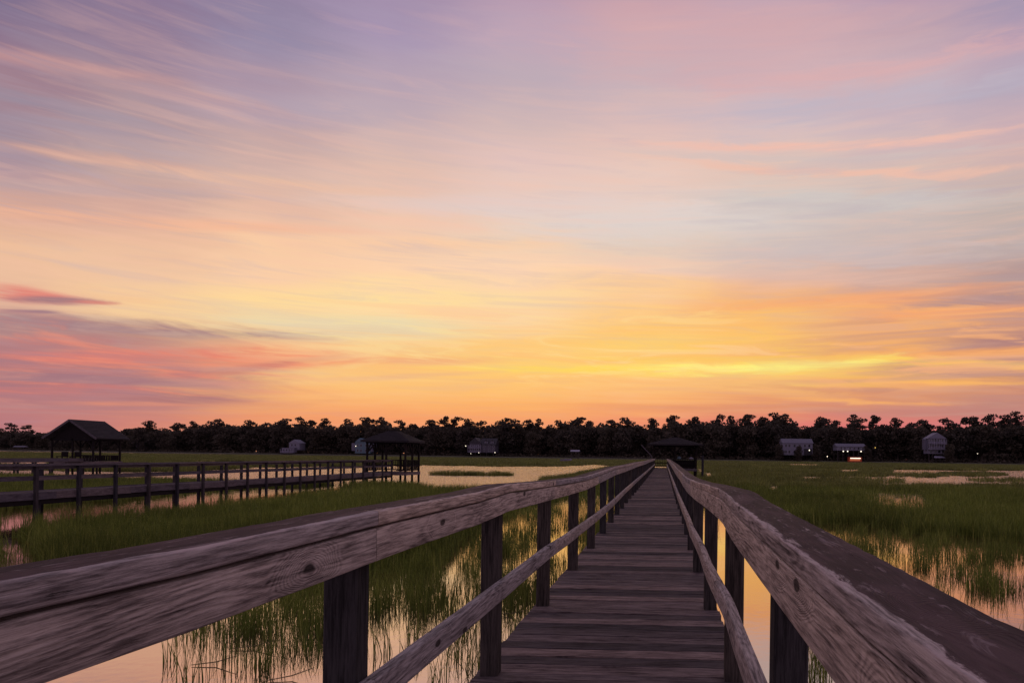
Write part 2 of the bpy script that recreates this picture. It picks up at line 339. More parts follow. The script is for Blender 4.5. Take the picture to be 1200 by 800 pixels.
# ------------------------------------------------------------------ mesh helpers
def mesh_obj(name, verts, faces, mat, parent=None, smooth_=False):
    me = bpy.data.meshes.new(name); me.from_pydata([tuple(v) for v in verts], [], faces); me.update()
    if mat: me.materials.append(mat)
    if smooth_: me.shade_smooth()
    o = bpy.data.objects.new(name, me); COL.objects.link(o)
    if parent: o.parent = parent
    return o
def empty(name, loc, label, cat, group=None, rz=0):
    o = bpy.data.objects.new(name, None); COL.objects.link(o); o.location = loc; o.rotation_euler.z = rz
    o['label'] = label; o['category'] = cat
    if group: o['group'] = group
    return o
def tag(o, label=None, cat=None, group=None, kind=None):
    if label: o['label'] = label
    if cat: o['category'] = cat
    if group: o['group'] = group
    if kind: o['kind'] = kind
    return o
class MB:
    def __init__(s): s.v = []; s.f = []
    def raw(s, v, f):
        n = len(s.v); s.v += [tuple(q) for q in v]; s.f += [tuple(i + n for i in q) for q in f]; return s
    def box(s, a, b):
        x0, y0, z0 = a; x1, y1, z1 = b
        return s.raw([(x0,y0,z0),(x1,y0,z0),(x1,y1,z0),(x0,y1,z0),(x0,y0,z1),(x1,y0,z1),(x1,y1,z1),(x0,y1,z1)],
                     [(3,2,1,0),(4,5,6,7),(0,1,5,4),(1,2,6,5),(2,3,7,6),(3,0,4,7)])
    def beam(s, p, q, w, h):
        p, q = Vector(p), Vector(q); d = (q - p).normalized()
        side = d.cross(Vector((0, 0, 1)))
        if side.length < 1e-4: side = Vector((1, 0, 0))
        side.normalize(); up = side.cross(d)
        v = [c + side * (sx * w / 2) + up * (sz * h / 2) for c in (p, q) for sx, sz in ((-1,-1),(1,-1),(1,1),(-1,1))]
        return s.raw(v, [(3,2,1,0),(4,5,6,7),(0,1,5,4),(1,2,6,5),(2,3,7,6),(3,0,4,7)])
    def tube(s, pts, rad, n=6):
        pts = [Vector(p) for p in pts]; base = len(s.v); k = len(pts)
        for i, p in enumerate(pts):
            d = (pts[min(i + 1, k - 1)] - pts[max(i - 1, 0)]).normalized()
            a = d.cross(Vector((.3, .9, .1))).normalized(); b = d.cross(a)
            r = rad[i] if isinstance(rad, (list, tuple)) else rad
            for j in range(n):
                t = 2 * math.pi * j / n; s.v.append(tuple(p + a * (r * math.cos(t)) + b * (r * math.sin(t))))
        for i in range(k - 1):
            for j in range(n):
                a0 = base + i * n + j; a1 = base + i * n + (j + 1) % n
                s.f.append((a0, a1, a1 + n, a0 + n))
        s.f.append(tuple(base + j for j in reversed(range(n)))); s.f.append(tuple(base + (k - 1) * n + j for j in range(n)))
        return s
    def build(s, name, mat, parent=None, smooth_=False): return mesh_obj(name, s.v, s.f, mat, parent, smooth_)

# ------------------------------------------------------------------ water and land
def grid_plane(name, x0, x1, y0, y1, z, mat, kind='structure'):
    o = mesh_obj(name, [(x0,y0,z),(x1,y0,z),(x1,y1,z),(x0,y1,z)], [(0,1,2,3)], mat); o['kind'] = kind; return o
w = grid_plane('water', -3500, 3500, -600, 3500, 0, M['water']); w['label'] = 'still marsh water mirroring the sunset sky'
def dshore(u): return 560 - .17 * u
sv = []; us = list(range(-1500, 2301, 100))
for u in us:
    d = dshore(max(-900, min(1900, u))) - 26; p = G(u, d); sv.append((p.x, p.y, -.3))
for u in us:
    d = dshore(max(-900, min(1900, u))) - 16; p = G(u, d); sv.append((p.x, p.y, .75))
for u in us:
    p = G(u, 3000); sv.append((p.x, p.y, 1.4))
n_ = len(us); sf = [(i, i + 1, i + 1 + n_, i + n_) for i in range(n_ - 1)] + [(i + n_, i + 1 + n_, i + 1 + 2 * n_, i + 2 * n_) for i in range(n_ - 1)]
o = mesh_obj('far_shore', sv, sf, M['mud']); tag(o, 'low dark ground along the far shore under the trees', kind='structure')

# ------------------------------------------------------------------ main boardwalk
SP = 1.57
PY = [0.264 + SP * k for k in range(-1, 40)]                 # rows of posts
DECK = 1.1; YEND = PY[-1]
def interp(t, xs, ys):
    return float(np.interp(t, xs, ys))
ZL = lambda y: 2.2 - .006 - interp(y, [-2,.8,1.1,1.5,1.95,2.85,3.43,4.3,5.3,6.9,8.5,11,14.5,20,28,40,62], [.158,.155,.159,.157,.153,.156,.1445,.166,.186,.207,.192,.172,.188,.18,.2,.19,.21])
ZR = lambda y: 2.2 + .003 - interp(y, [-2,.6,.86,1.1,1.67,2.57,3.1,4.5,5.6,7.5,9,12.7,18,26,38,62], [.187,.186,.189,.185,.178,.170,.157,.183,.212,.24,.25,.258,.22,.21,.19,.2])
XL = lambda y: interp(y, [-2, 2, 3.43, 5, 7, 9, 14, 30, 62], [0, 0, .004, -.012, 0, .01, -.01, .015, 0])
XR = lambda y: interp(y, [-2, 1.8, 2.6, 3.4, 4.3, 5.6, 7, 9, 12, 16, 30, 62], [0, 0, .005, .020, .016, .006, -.003, .004, .02, 0, .01, 0])
MLz = lambda y: 2.2 - interp(y, [-2, 1.84, 3.25, 4.64, 5.6, 8, 10.7, 20, 62], [.617, .617, .622, .632, .655, .685, .700, .68, .68])
MRz = lambda y: 2.2 - interp(y, [-2, 1.8, 2.8, 3.6, 4.9, 6.4, 9, 14, 62], [.612, .612, .60, .618, .63, .65, .67, .68, .68])
MRx = lambda y: interp(y, [-2, 1.7, 2.4, 3.0, 4.0, 5.0, 6.4, 8, 12, 62], [.0, -.002, .003, .012, .0, .009, -.002, .006, 0, 0])
bw = empty('boardwalk', (0, 0, 0), 'long weathered grey wooden boardwalk with railings running from the foreground to the far gazebo', 'boardwalk')
def profile(w, h, r=.006, seg=3):
    """rounded rectangle centred on x, top at z=0"""
    pts = []
    for cx_, cz, a0 in ((w/2 - r, -r, 0), (-w/2 + r, -r, 90), (-w/2 + r, -h + r, 180), (w/2 - r, -h + r, 270)):
        for k in range(seg + 1):
            a = R(a0 + 90 * k / seg); pts.append((cx_ + r * math.cos(a), cz + r * math.sin(a)))
    return pts
def rail_piece(name, y0, y1, xf, zf, w, h, mat, r=.006, tilt=0., wear=0., parent=bw, step=None):
    near = y0 < 14
    step = step or (.035 if y0 < 4 and wear else (.12 if near else .5))
    n = max(2, int((y1 - y0) / step)); pr = profile(w, h, r if near else .004, 3 if near else 1)
    ys = [y0 + .0015 + (y1 - y0 - .003) * i / n for i in range(n + 1)]
    xm, ym, zm = xf((y0 + y1) / 2), (y0 + y1) / 2, zf((y0 + y1) / 2)
    V = []; seed = rnd.random() * 99
    end_dx = rnd.uniform(-.002, .002); end_dz = rnd.uniform(-.002, .002)
    for i, y in enumerate(ys):
        t = i / n
        for (px, pz) in pr:
            k = 0
            if wear:
                top = 1 if pz > -r * 1.2 else 0
                k = wear * (mnoise.noise(Vector((px * 6 + seed, y * 7.5, 0))) * .5 + mnoise.noise(Vector((px * 9, y * 30 + seed, 3))) * .6) * (1 if top else .1)
                if abs(px) > w/2 - r * 1.6 and top: k -= wear * .9 * max(0, mnoise.noise(Vector((seed, y * 13, 5))))
            V.append((px + xf(y) - xm + end_dx * t, y - ym, pz + zf(y) - zm + px * tilt + k + end_dz * t))
    m = len(pr); Fc = []
    for i in range(n):
        for j in range(m):
            a, b = i * m + j, i * m + (j + 1) % m; Fc.append((a, a + m, b + m, b))
    Fc.append(tuple(range(m))); Fc.append(tuple(n * m + j for j in reversed(range(m))))
    o = mesh_obj(name, V, Fc, mat, parent); o.location = (xm, ym, zm)
    if near:
        for p in o.data.polygons: p.use_smooth = len(p.vertices) == 4
        o.data.set_sharp_from_angle(angle=R(42))
    return o
LC, RC = -.8455, .328                     # cap centre lines (cap 0.140 wide)
for k in range(0, len(PY) - 1, 2):
    y0 = PY[k] if k else -1.9; y1 = PY[min(k + 2, len(PY) - 1)]
    k and None
    wr = .0016 if y0 < 14 else 0
    # left rail: joints on posts 2, 4, 6...
    rail_piece('top_rail', y0, y1, lambda y: LC + XL(y), ZL, .142, .042, M['cap'], .007, .03, wr)
    rail_piece('side_board', y0, y1, lambda y: -.797 + XL(y), lambda y: ZL(y) - .046, .036, .090, M['rail'], .004, 0, .0008 if y0 < 14 else 0)
    rail_piece('mid_rail', y0, y1, lambda y: -.796 + XL(y) * .6, MLz, .038, .088, M['rail'], .006, 0, .0015 if y0 < 14 else 0)
PR = [PY[0]] + PY[1::2]
for k in range(len(PR) - 1):
    y0 = PR[k] if k else -1.9; y1 = PR[k + 1]
    wr = .0026 if y0 < 14 else 0
    rail_piece('top_rail', y0, y1, lambda y: RC + XR(y), ZR, .142, .044, M['cap_r'], .006, -.01, wr)
    rail_piece('side_board', y0, y1, lambda y: .2745 + XR(y), lambda y: ZR(y) - .0445, .038, .104, M['rail'], .004, 0, .0008 if y0 < 14 else 0)
    rail_piece('mid_rail', y0, y1, lambda y: .2735 + MRx(y), MRz, .040, .088, M['rail'], .006, 0, .0018 if y0 < 14 else 0)
# posts
def post_mesh(w, z0, z1, ch=.006):
    a = w / 2; c = a - ch
    ring = [(a, -c), (a, c), (c, a), (-c, a), (-a, c), (-a, -c), (-c, -a), (c, -a)]
    V = [(x, y, z) for z in (z0, z1) for x, y in ring]
    return V, [(i, (i + 1) % 8, (i + 1) % 8 + 8, i + 8) for i in range(8)] + [tuple(reversed(range(8))), tuple(range(8, 16))]
POSTJIT = {1: (0, 0)}
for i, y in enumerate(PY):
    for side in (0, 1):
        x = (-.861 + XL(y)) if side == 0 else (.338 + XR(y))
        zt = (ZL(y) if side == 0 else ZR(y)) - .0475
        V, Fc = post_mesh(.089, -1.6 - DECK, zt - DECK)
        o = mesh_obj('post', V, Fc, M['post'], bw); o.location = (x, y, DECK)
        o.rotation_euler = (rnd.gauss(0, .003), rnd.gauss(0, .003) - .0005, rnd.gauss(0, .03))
# end rail across the far end is part of the gazebo; deck planks
NP = 300; PW = .142; GAP = .0045
def plank_mesh(k):
    V = []; n = 6; hw = PW / 2 - rnd.uniform(0, .0015)
    e0, e1 = rnd.uniform(-.005, .005), rnd.uniform(-.005, .005); cup = rnd.uniform(.0005, .003)
    xs = [-.668 + e0] + [-.668 + 1.336 * i / n for i in range(1, n)] + [.668 + e1]
    pr = [(-hw, -.003), (-hw + .004, 0), (-hw * .4, -cup), (hw * .4, -cup), (hw - .004, 0), (hw, -.003), (hw, -.038), (-hw, -.038)]
    for i, x in enumerate(xs):
        b = rnd.uniform(-.0016, .0016)
        for (py, pz) in pr: V.append((x, py + rnd.uniform(-.0007, .0007), pz + b + py * .02 * math.sin(x * 3 + k)))
    m = len(pr); Fc = [(i*m + j, (i+1)*m + j, (i+1)*m + (j+1) % m, i*m + (j+1) % m) for i in range(n) for j in range(m)]
    Fc += [tuple(range(m)), tuple(n * m + j for j in reversed(range(m)))]
    me = bpy.data.meshes.new('plank'); me.from_pydata(V, [], [tuple(reversed(f)) for f in Fc]); me.update(); me.materials.append(M['plank'])
    return me
PM = [plank_mesh(k) for k in range(14)]
y = -1.8; i = 0
while i < NP:
    o = bpy.data.objects.new('plank', PM[rnd.randrange(14)]); COL.objects.link(o); o.parent = bw
    big = rnd.random() < .06
    o.location = (-.262 + rnd.gauss(0, .0015), y, DECK + rnd.gauss(0, .0014) + (.004 if big else 0)); o.rotation_euler = (rnd.gauss(0, .010), rnd.gauss(0, .0006), rnd.gauss(0, .0035) + (math.pi if rnd.random() < .5 else 0))
    y += PW + GAP + max(0, rnd.gauss(0, .0015)); i += 1
mb = MB()
while y < YEND + 5:
    mb.box((-.93, y - PW/2, DECK - .04), (.405, y + PW/2, DECK + rnd.gauss(0, .0015))); y += PW + GAP
o = mb.build('far_planks', M['plank'], bw); o['kind'] = 'stuff'
for sx in (-.915, -.26, .368):
    mb = MB(); mb.box((sx - .019, -1.9, DECK - .25), (sx + .019, YEND, DECK - .042)); mb.build('stringer', M['dark_wood'], bw)
mb = MB()
for y in PY[::1]: mb.box((-.98, y - .10, DECK - .40), (.45, y - .06, DECK - .252))
o = mb.build('cross_beams', M['dark_wood'], bw)
# ------------------------------------------------------------------ second boardwalk, left
w2 = empty('boardwalk', (-20.5, 30, 0), 'dark wooden boardwalk with open railings crossing the marsh at left to the hipped gazebo', 'boardwalk')
D2 = .79
def add_rail_run(root, x, y0, y1, deck, top, posts=True, inner=1, ph=0., base=-1.2, mat='far_wood', skipcap=False):
    """a railing run along y at column x (children of root)"""
    lx, ly = x - root.location.x, -root.location.y
    ys = []
    y = y0 + ph
    while y < y1: ys.append(y); y += SP
    for k, y in enumerate(ys):
        V, Fc = post_mesh(.10, base, top - .04)
        o = mesh_obj('post', V, Fc, M['far_post'], root); o.location = (lx + rnd.gauss(0, .01), y + ly, 0); o.rotation_euler = (rnd.gauss(0, .006), rnd.gauss(0, .006), 0)
    cuts = [y0] + ys[1::2] + [y1]
    for a, b in zip(cuts[:-1], cuts[1:]):
        if b - a < .3: continue
        s = rnd.gauss(0, .012)
        for nm, w_, z0, z1, off in (('top_rail', .16, top - .045, top, .0), ('side_board', .04, top - .145, top - .048, inner * .07), ('mid_rail', .04, deck + .40, deck + .49, inner * .07)):
            mb = MB(); mb.box((-w_/2, -(b - a)/2 + .004, z0 - top), (w_/2, (b - a)/2 - .004, z1 - top)); o = mb.build(nm, M[mat], root)
            o.location = (lx + off, (a + b)/2 + ly, top + s * .5); o.rotation_euler.x = rnd.gauss(0, .003)
y2a, y2b = 6.0, 49.3
ph2 = (21.43 - 6.0) % SP - .50
for x, inn in ((-19.85, -1), (-21.15, 1)):
    add_rail_run(w2, x, y2a, y2b, D2, D2 + .9, inner=inn, ph=ph2)
mb = MB(); y = y2a
while y < y2b: mb.box((-.58, y - 30, D2 - .04), (.58, y - 30 + .135, D2 + rnd.gauss(0, .003))); y += .145
o = mb.build('deck_planks', M['far_wood'], w2); o['kind'] = 'stuff'
for sx in (-.60, .60):
    for k in range(int((y2b - y2a) / 3.14) + 1):
        a = y2a + k * 3.14; b = min(a + 3.136, y2b)
        mb = MB(); mb.box((-.02, -(b - a)/2, -.115), (.02, (b - a)/2, .115)); o = mb.build('rim_board', M['far_wood'], w2); o.location = (sx, (a + b)/2 - 30, D2 - .10 + rnd.gauss(0, .008))
        mb = MB(); mb.box((-.02, -(b - a)/2, -.07), (.02, (b - a)/2, .07)); o = mb.build('stringer', M['dark_wood'], w2); o.location = (sx * .93, (a + b)/2 - 30, D2 - .30)
# ------------------------------------------------------------------ gazebos and pavilion
def brace(root, p, q, mat): mb = MB(); mb.beam(p, q, .07, .09); mb.build('brace', M[mat], root)
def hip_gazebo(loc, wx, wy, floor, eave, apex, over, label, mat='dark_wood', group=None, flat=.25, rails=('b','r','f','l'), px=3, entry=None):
    g = empty('gazebo', (loc[0], loc[1], 0), label, 'gazebo', group)
    hx, hy = wx/2, wy/2
    # posts
    P = []
    for i in range(px):
        for j in range(px):
            if 0 < i < px - 1 and 0 < j < px - 1: continue
            P.append((-hx + wx * i/(px - 1), -hy + wy * j/(px - 1)))
    for (x, y) in P:
        V, Fc = post_mesh(.13, -1.2, eave - .18); o = mesh_obj('post', V, Fc, M[mat], g); o.location = (x, y, 0)
        for (ax, ay) in ((1,0),(-1,0),(0,1),(0,-1)):
            on = (abs(abs(y) - hy) < .01 and ax and abs(x + ax * .5) < hx + .01) or (abs(abs(x) - hx) < .01 and ay and abs(y + ay * .5) < hy + .01)
            if on: brace(g, (x + ax * .04, y + ay * .04, eave - .85), (x + ax * .6, y + ay * .6, eave - .22), mat)
    for s in (-1, 1):
        mb = MB(); mb.box((-hx - .1, s*hy - .05, eave - .2), (hx + .1, s*hy + .05, eave)); mb.build('beam', M[mat], g)
        mb = MB(); mb.box((s*hx - .05, -hy + .055, eave - .198), (s*hx + .05, hy - .055, eave - .002)); mb.build('beam', M[mat], g)
    ex, ey = hx + over, hy + over; f = flat
    e = eave - .02; t = .09
    rv = [(-ex,-ey,e),(ex,-ey,e),(ex,ey,e),(-ex,ey,e),(-f,-f,apex),(f,-f,apex),(f,f,apex),(-f,f,apex),
          (-ex,-ey,e-t),(ex,-ey,e-t),(ex,ey,e-t),(-ex,ey,e-t),(0,0,apex - .25)]
    rf = [(0,1,5,4),(1,2,6,5),(2,3,7,6),(3,0,4,7),(4,5,6,7),(0,8,9,1),(1,9,10,2),(2,10,11,3),(3,11,8,0),(8,12,9),(9,12,10),(10,12,11),(11,12,8)]
    # shingle courses as stepped slabs on each slope
    roof = mesh_obj('roof', rv, rf, M['shingle'], g)
    nC = 11
    for s in range(4):
        a, b = Vector(rv[s]), Vector(rv[(s + 1) % 4]); c, d = Vector(rv[4 + (s + 1) % 4]), Vector(rv[4 + s])
        nrm = (b - a).cross(d - a).normalized(); mb = MB()
        for k in range(nC):
            t0, t1 = k/nC, min(1, (k + 1.12)/nC)
            q = [a.lerp(d, t0), b.lerp(c, t0), b.lerp(c, t1), a.lerp(d, t1)]
            up = [q[0] + nrm*.045, q[1] + nrm*.045, q[2] + nrm*.012, q[3] + nrm*.012]
            mb.raw(q + up, [(4,5,6,7),(0,1,5,4),(1,2,6,5),(3,0,4,7)])
        mb.build('shingle_courses', M['shingle'], roof)
    mb = MB(); mb.box((-f - .05, -f - .05, apex - .02), (f + .05, f + .05, apex + .07)); mb.build('roof_cap', M[mat], roof)
    mb = MB(); mb.box((-hx - .1, -hy - .1, floor - .22), (hx + .1, hy + .1, floor)); mb.build('floor', M['far_wood'], g)
    top = floor + .9
    def run(x0, y0, x1, y1):
        for nm, z0, z1 in (('top_rail', top - .05, top), ('mid_rail', floor + .42, floor + .51), ('low_rail', floor + .1, floor + .18)):
            mb = MB(); mb.beam((x0, y0, (z0 + z1)/2), (x1, y1, (z0 + z1)/2), .12 if nm == 'top_rail' else .05, z1 - z0); mb.build(nm, M[mat], g)
        L = math.hypot(x1 - x0, y1 - y0); n = int(L/.16)
        mb = MB()
        for k in range(1, n):
            x, y = x0 + (x1 - x0)*k/n, y0 + (y1 - y0)*k/n; mb.box((x - .02, y - .02, floor + .18), (x + .02, y + .02, top - .05))
        mb.build('balusters', M[mat], g)['kind'] = 'stuff'
    if 'b' in rails: run(-hx, hy, hx, hy)
    if 'r' in rails: run(hx, -hy, hx, hy)
    if 'l' in rails: run(-hx, -hy, -hx, hy)
    if 'f' in rails:
        if entry is None: run(-hx, -hy, -.7, -hy); run(.7, -hy, hx, -hy)
        else:
            if entry[0] - .0 > -hx + .2: run(-hx, -hy, entry[0], -hy)
            if entry[1] < hx - .2: run(entry[1], -hy, hx, -hy)
    return g
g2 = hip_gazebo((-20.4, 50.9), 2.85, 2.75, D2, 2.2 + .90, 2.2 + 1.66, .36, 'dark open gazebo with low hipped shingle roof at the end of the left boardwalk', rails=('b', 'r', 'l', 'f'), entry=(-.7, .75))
for s in (-1, 1):                                            # bench inside
    mb = MB(); mb.box((s*1.1 - .2, -1.1, D2 + .40), (s*1.1 + .2, 1.1, D2 + .46)); b_ = mb.build('bench', M['dark_wood'], g2)
gx = 1.02
g3 = hip_gazebo((gx, 64.6), 3.9, 3.7, DECK, 2.2 + 1.12, 2.2 + 1.78, .62, 'dark gazebo with low hipped roof at the far end of the main boardwalk', rails=('b', 'r', 'f'), entry=(-1.95, -.62))
mb = MB(); mb.box((-.55, -1.6, DECK + .02), (1.75, -1.35, DECK + .78)); mb.build('bench', M['dark_wood'], g3)
def lump(name, loc, s, mat, label, cat):
    bm = bmesh.new(); bmesh.ops.create_icosphere(bm, subdivisions=2, radius=1)
    for v in bm.verts:
        v.co *= 1 + .18 * mnoise.noise(v.co * 1.7 + Vector(loc)); v.co.x *= s[0]; v.co.y *= s[1]; v.co.z = max(-.3, v.co.z) * s[2]
    me = bpy.data.meshes.new(name); bm.to_mesh(me); bm.free(); me.materials.append(mat); me.shade_smooth()
    o = bpy.data.objects.new(name, me); COL.objects.link(o); o.location = loc; tag(o, label, cat); return o
lump('bundle', (gx + 1.5, 63.1, DECK + .78 + .10), (.22, .16, .20), M['trim'], 'pale rounded bundle on the bench at the right of the far gazebo', 'bundle')
lump('bundle', (gx + .38, 63.1, DECK + .78 + .12), (.20, .15, .26), M['blue'], 'bluish rounded bundle on the bench in the middle of the far gazebo', 'bundle')
p = G(823.5, 62); mb = MB(); mb.tube([(0, 0, -1.4), (0, 0, 2.35)], .11, 8); o = mb.build('mooring_post', M['far_post']); o.location = (p.x, p.y, 0)
tag(o, 'lone dark mooring post standing in the marsh right of the far gazebo', 'post')
a_, b_ = G(751.5, 60), G(764, 60)
mb = MB(); mb.beam((0, 0, 0), (b_.x - a_.x, b_.y - a_.y, -1.0), .07, .09); mb.beam((.9, 0, -2.8), (.9, 0, -.93), .10, .10)
o = mb.build('leaning_pole', M['far_wood']); o.location = (a_.x, a_.y, 3.18); tag(o, 'slanting dark pole leaning up left of the far gazebo', 'pole')
# gable pavilion at far left
def gable_pavilion():
    wx, wy = 3.75, 2.95; hx, hy = wx/2, wy/2
    g = empty('pavilion', (-52.2, 60.0, 0), 'dark wooden dock pavilion with open gable roof and braced posts at far left', 'pavilion')
    eave, rise, over = 2.2 + .95, 1.62, .58
    for i in (-1, 1):
        for j in (-1, 1):
            V, Fc = post_mesh(.13, -1.2, eave - .02); o = mesh_obj('post', V, Fc, M['dark_wood'], g); o.location = (i*hx, j*hy, 0)
            for ay in (-1, 1):
                if abs(j*hy + ay*.6) < hy + .05: brace(g, (i*hx, j*hy + ay*.05, eave - .75), (i*hx, j*hy + ay*.62, eave - .12), 'dark_wood')
            if j: brace(g, (i*hx - i*.05, j*hy, eave - .75), (i*hx - i*.62, j*hy, eave - .12), 'dark_wood')
    V, Fc = post_mesh(.12, -1.2, eave - .02)
    for j in (-1, 1): o = mesh_obj('post', V, Fc, M['dark_wood'], g); o.location = (0, j*hy, 0)
    for i in (-1, 1): mb = MB(); mb.box((i*hx - .06, -hy - .3, eave - .2), (i*hx + .06, hy + .3, eave - .01)); mb.build('beam', M['dark_wood'], g)
    for j in (-1, 1): mb = MB(); mb.box((-hx + .065, j*hy - .06, eave - .2), (hx - .065, j*hy + .06, eave - .01)); mb.build('beam', M['dark_wood'], g)
    ex = hx + over; ey = hy + .35; sl = rise/ex; zb = eave - .05
    roof = None
    for s in (-1, 1):
        a, b, c, d = Vector((s*ex, -ey, zb)), Vector((s*ex, ey, zb)), Vector((0, ey, zb + rise)), Vector((0, -ey, zb + rise))
        n = (b - a).cross(d - a).normalized(); n = n if n.z > 0 else -n
        q = [a, b, c, d]; up = [v + n*.09 for v in q]
        mb = MB(); mb.raw(q + up, [(0,1,2,3),(4,5,6,7),(0,1,5,4),(1,2,6,5),(2,3,7,6),(3,0,4,7)])
        o = mb.build('roof', M['shingle'], g)
        mc = MB(); nC = 13
        for k in range(nC):
            t0, t1 = k/nC, min(1, (k + 1.1)/nC)
            q = [a.lerp(d, t0), b.lerp(c, t0), b.lerp(c, t1), a.lerp(d, t1)]
            mc.raw([v + n*.091 for v in q] + [q[0] + n*.13, q[1] + n*.13, q[2] + n*.10, q[3] + n*.10], [(4,5,6,7),(0,1,5,4),(1,2,6,5),(3,0,4,7)])
        mc.build('shingle_courses', M['shingle'], o)
        for yy in (-ey - .03, ey + .03):
            mb = MB(); mb.beam((s*ex, yy, zb + .02), (s*.0, yy, zb + rise + .02), .045, .17); mb.build('barge_board', M['far_wood'], g)
    # recessed gable board
    mb = MB(); mb.raw([(-hx, -hy, eave), (hx, -hy, eave), (0, -hy, eave + rise*hx/ex), (-hx, -hy + .03, eave), (hx, -hy + .03, eave), (0, -hy + .03, eave + rise*hx/ex)], [(0,1,2),(5,4,3),(0,3,4,1),(1,4,5,2),(2,5,3,0)])
    mb.build('gable_panel', M['dark_wood'], g)
    mb = MB(); mb.box((-hx - .15, -hy - .15, .88), (hx + .15, hy + .15, 1.12)); mb.build('floor', M['far_wood'], g)
    for (x0, y0, x1, y1) in ((-hx, hy, hx, hy), (hx, -hy, hx, hy), (hx * .25, -hy, hx, -hy)):
        for z in (1.12 + .52, 1.12 + .08):
            mb = MB(); mb.beam((x0, y0, z), (x1, y1, z), .10, .06); mb.build('railing', M['dark_wood'], g)
        L = math.hypot(x1 - x0, y1 - y0); n = int(L/.24); mb = MB()
        for k in range(1, n):
            x, y = x0 + (x1 - x0)*k/n, y0 + (y1 - y0)*k/n; mb.box((x - .06, y - .02, 1.2), (x + .06, y + .02, 1.62))
        mb.build('balusters', M['dark_wood'], g)['kind'] = 'stuff'
    for (x, y) in ((-1.2, -1.2), (.35, -1.6)):
        mb = MB(); mb.box((x - .3, y - .3, 1.50), (x + .3, y + .3, 1.56)); mb.box((x - .3, y + .24, 1.56), (x + .3, y + .3, 1.95))
        for sx in (-.27, .22):
            for sy in (-.27, .22): mb.box((x + sx, y + sy, 1.123), (x + sx + .05, y + sy + .05, 1.5))
        mb.build('chair', M['dark_wood'], g)
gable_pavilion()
w3 = empty('boardwalk', (-51.9, 50, 0), 'low dark boardwalk with solid sides leading in from the left edge to the gabled pavilion', 'boardwalk')
mb = MB(); y = 30
while y < 58.3: mb.box((-.7, y - 50, 1.08), (.7, y - 50 + .135, 1.12)); y += .145
o = mb.build('deck_planks', M['far_wood'], w3); o['kind'] = 'stuff'
for sx in (-.73, .73):
    for k in range(10): mb = MB(); mb.box((sx - .025, -20 + k*3, 1.13), (sx + .025, -20 + k*3 + 2.99, 1.40)); mb.build('side_board', M['far_wood'], w3)
for k in range(20):
    for sx in (-.63, .63): V, Fc = post_mesh(.12, -1.2, 1.075); o = mesh_obj('post', V, Fc, M['far_post'], w3); o.location = (sx, -19.8 + k*1.57, 0)

# ------------------------------------------------------------------ trees
def leaf_quads(mb, c, rx, rz, n, sz):
    for _ in range(n):
        while True:
            q = Vector((rnd.uniform(-1, 1), rnd.uniform(-1, 1), rnd.uniform(-1, 1)))
            if q.length < 1: break
        q = q.normalized() * (q.length ** .5)
        p = Vector((c[0] + q.x*rx, c[1] + q.y*rx, c[2] + q.z*rz)); s = sz * rnd.uniform(.5, 1.2)
        a = Vector((rnd.gauss(0, 1), rnd.gauss(0, 1), rnd.gauss(0, .7))).normalized(); b = a.orthogonal().normalized(); b.rotate(Matrix.Rotation(rnd.random()*6, 3, a))
        c2 = a.cross(b)
        mb.raw([p + b*s, p + c2*s*.8, p - b*s*.9, p - c2*s*.7], [(0,1,2,3)])
def make_tree(kind, H):
    """returns (trunk mesh, crown mesh) for a tree about H metres tall"""
    t, c = MB(), MB()
    if kind == 'pine':
        lean = rnd.uniform(-.05, .05) * H
        t.tube([(0,0,-.6),(lean*.2,0,H*.35),(lean*.7,0,H*.7),(lean,0,H*.94)], [.34,.27,.2,.08], 6)
        nb = rnd.randint(7, 11)
        for k in range(nb):
            f = .52 + .44*(k/(nb - 1)); a = rnd.random()*6.28; L = (1.05 - abs(f - .70)*1.6) * H * rnd.uniform(.10, .21)
            p0 = (lean*f, 0, H*f*.97); p1 = (lean*f + L*math.cos(a), L*math.sin(a), H*f + rnd.uniform(.2, 1.6))
            t.tube([p0, p1], [.12, .05], 4)
            leaf_quads(c, p1, rnd.uniform(1.4, 2.7), rnd.uniform(.6, 1.2), 90, .45)
            if rnd.random() < .6: leaf_quads(c, ((p0[0] + p1[0])/2, (p0[1] + p1[1])/2, p1[2] + .4), 1.5, .8, 28, .5)
        leaf_quads(c, (lean, 0, H*.955), 2.3, 1.1, 70, .55)
    else:
        t.tube([(0,0,-.6),(.2,.1,H*.3),(.1,0,H*.6)], [.5,.4,.2], 6)
        nb = 24
        for k in range(nb):
            a = rnd.random()*6.28; f = rnd.uniform(.12, .92); rr = H*.30*math.sqrt(max(.05, 1 - abs(f - .45)*1.3)) * rnd.uniform(.4, 1)
            p = (rr*math.cos(a), rr*math.sin(a), H*f)
            t.tube([(.1, 0, H*f*.55), p], [.16, .05], 4)
            leaf_quads(c, p, rnd.uniform(2.0, 3.4), rnd.uniform(1.3, 2.3), 95, .58)
    tm = t.build('trunk', M['bark']); cm = c.build('crown', M['pine' if kind == 'pine' else 'oak'])
    res = (tm.data, cm.data)
    bpy.data.objects.remove(tm); bpy.data.objects.remove(cm)
    return res
PINES = [make_tree('pine', 20) for _ in range(9)]; OAKS = [make_tree('oak', 15) for _ in range(7)]
def put_tree(kind, u, d, H, label, wid=1., group=None):
    tm, cm = rnd.choice(PINES if kind == 'pine' else OAKS); k = H / (20 if kind == 'pine' else 15)
    g = empty(kind + '_tree', G(u, d, .6), label, 'tree', group, rnd.random()*6.28)
    g.scale = (k*wid, k*wid, k)
    for nm, me in (('trunk', tm), ('crown', cm)):
        o = bpy.data.objects.new(nm, me); COL.objects.link(o); o.parent = g
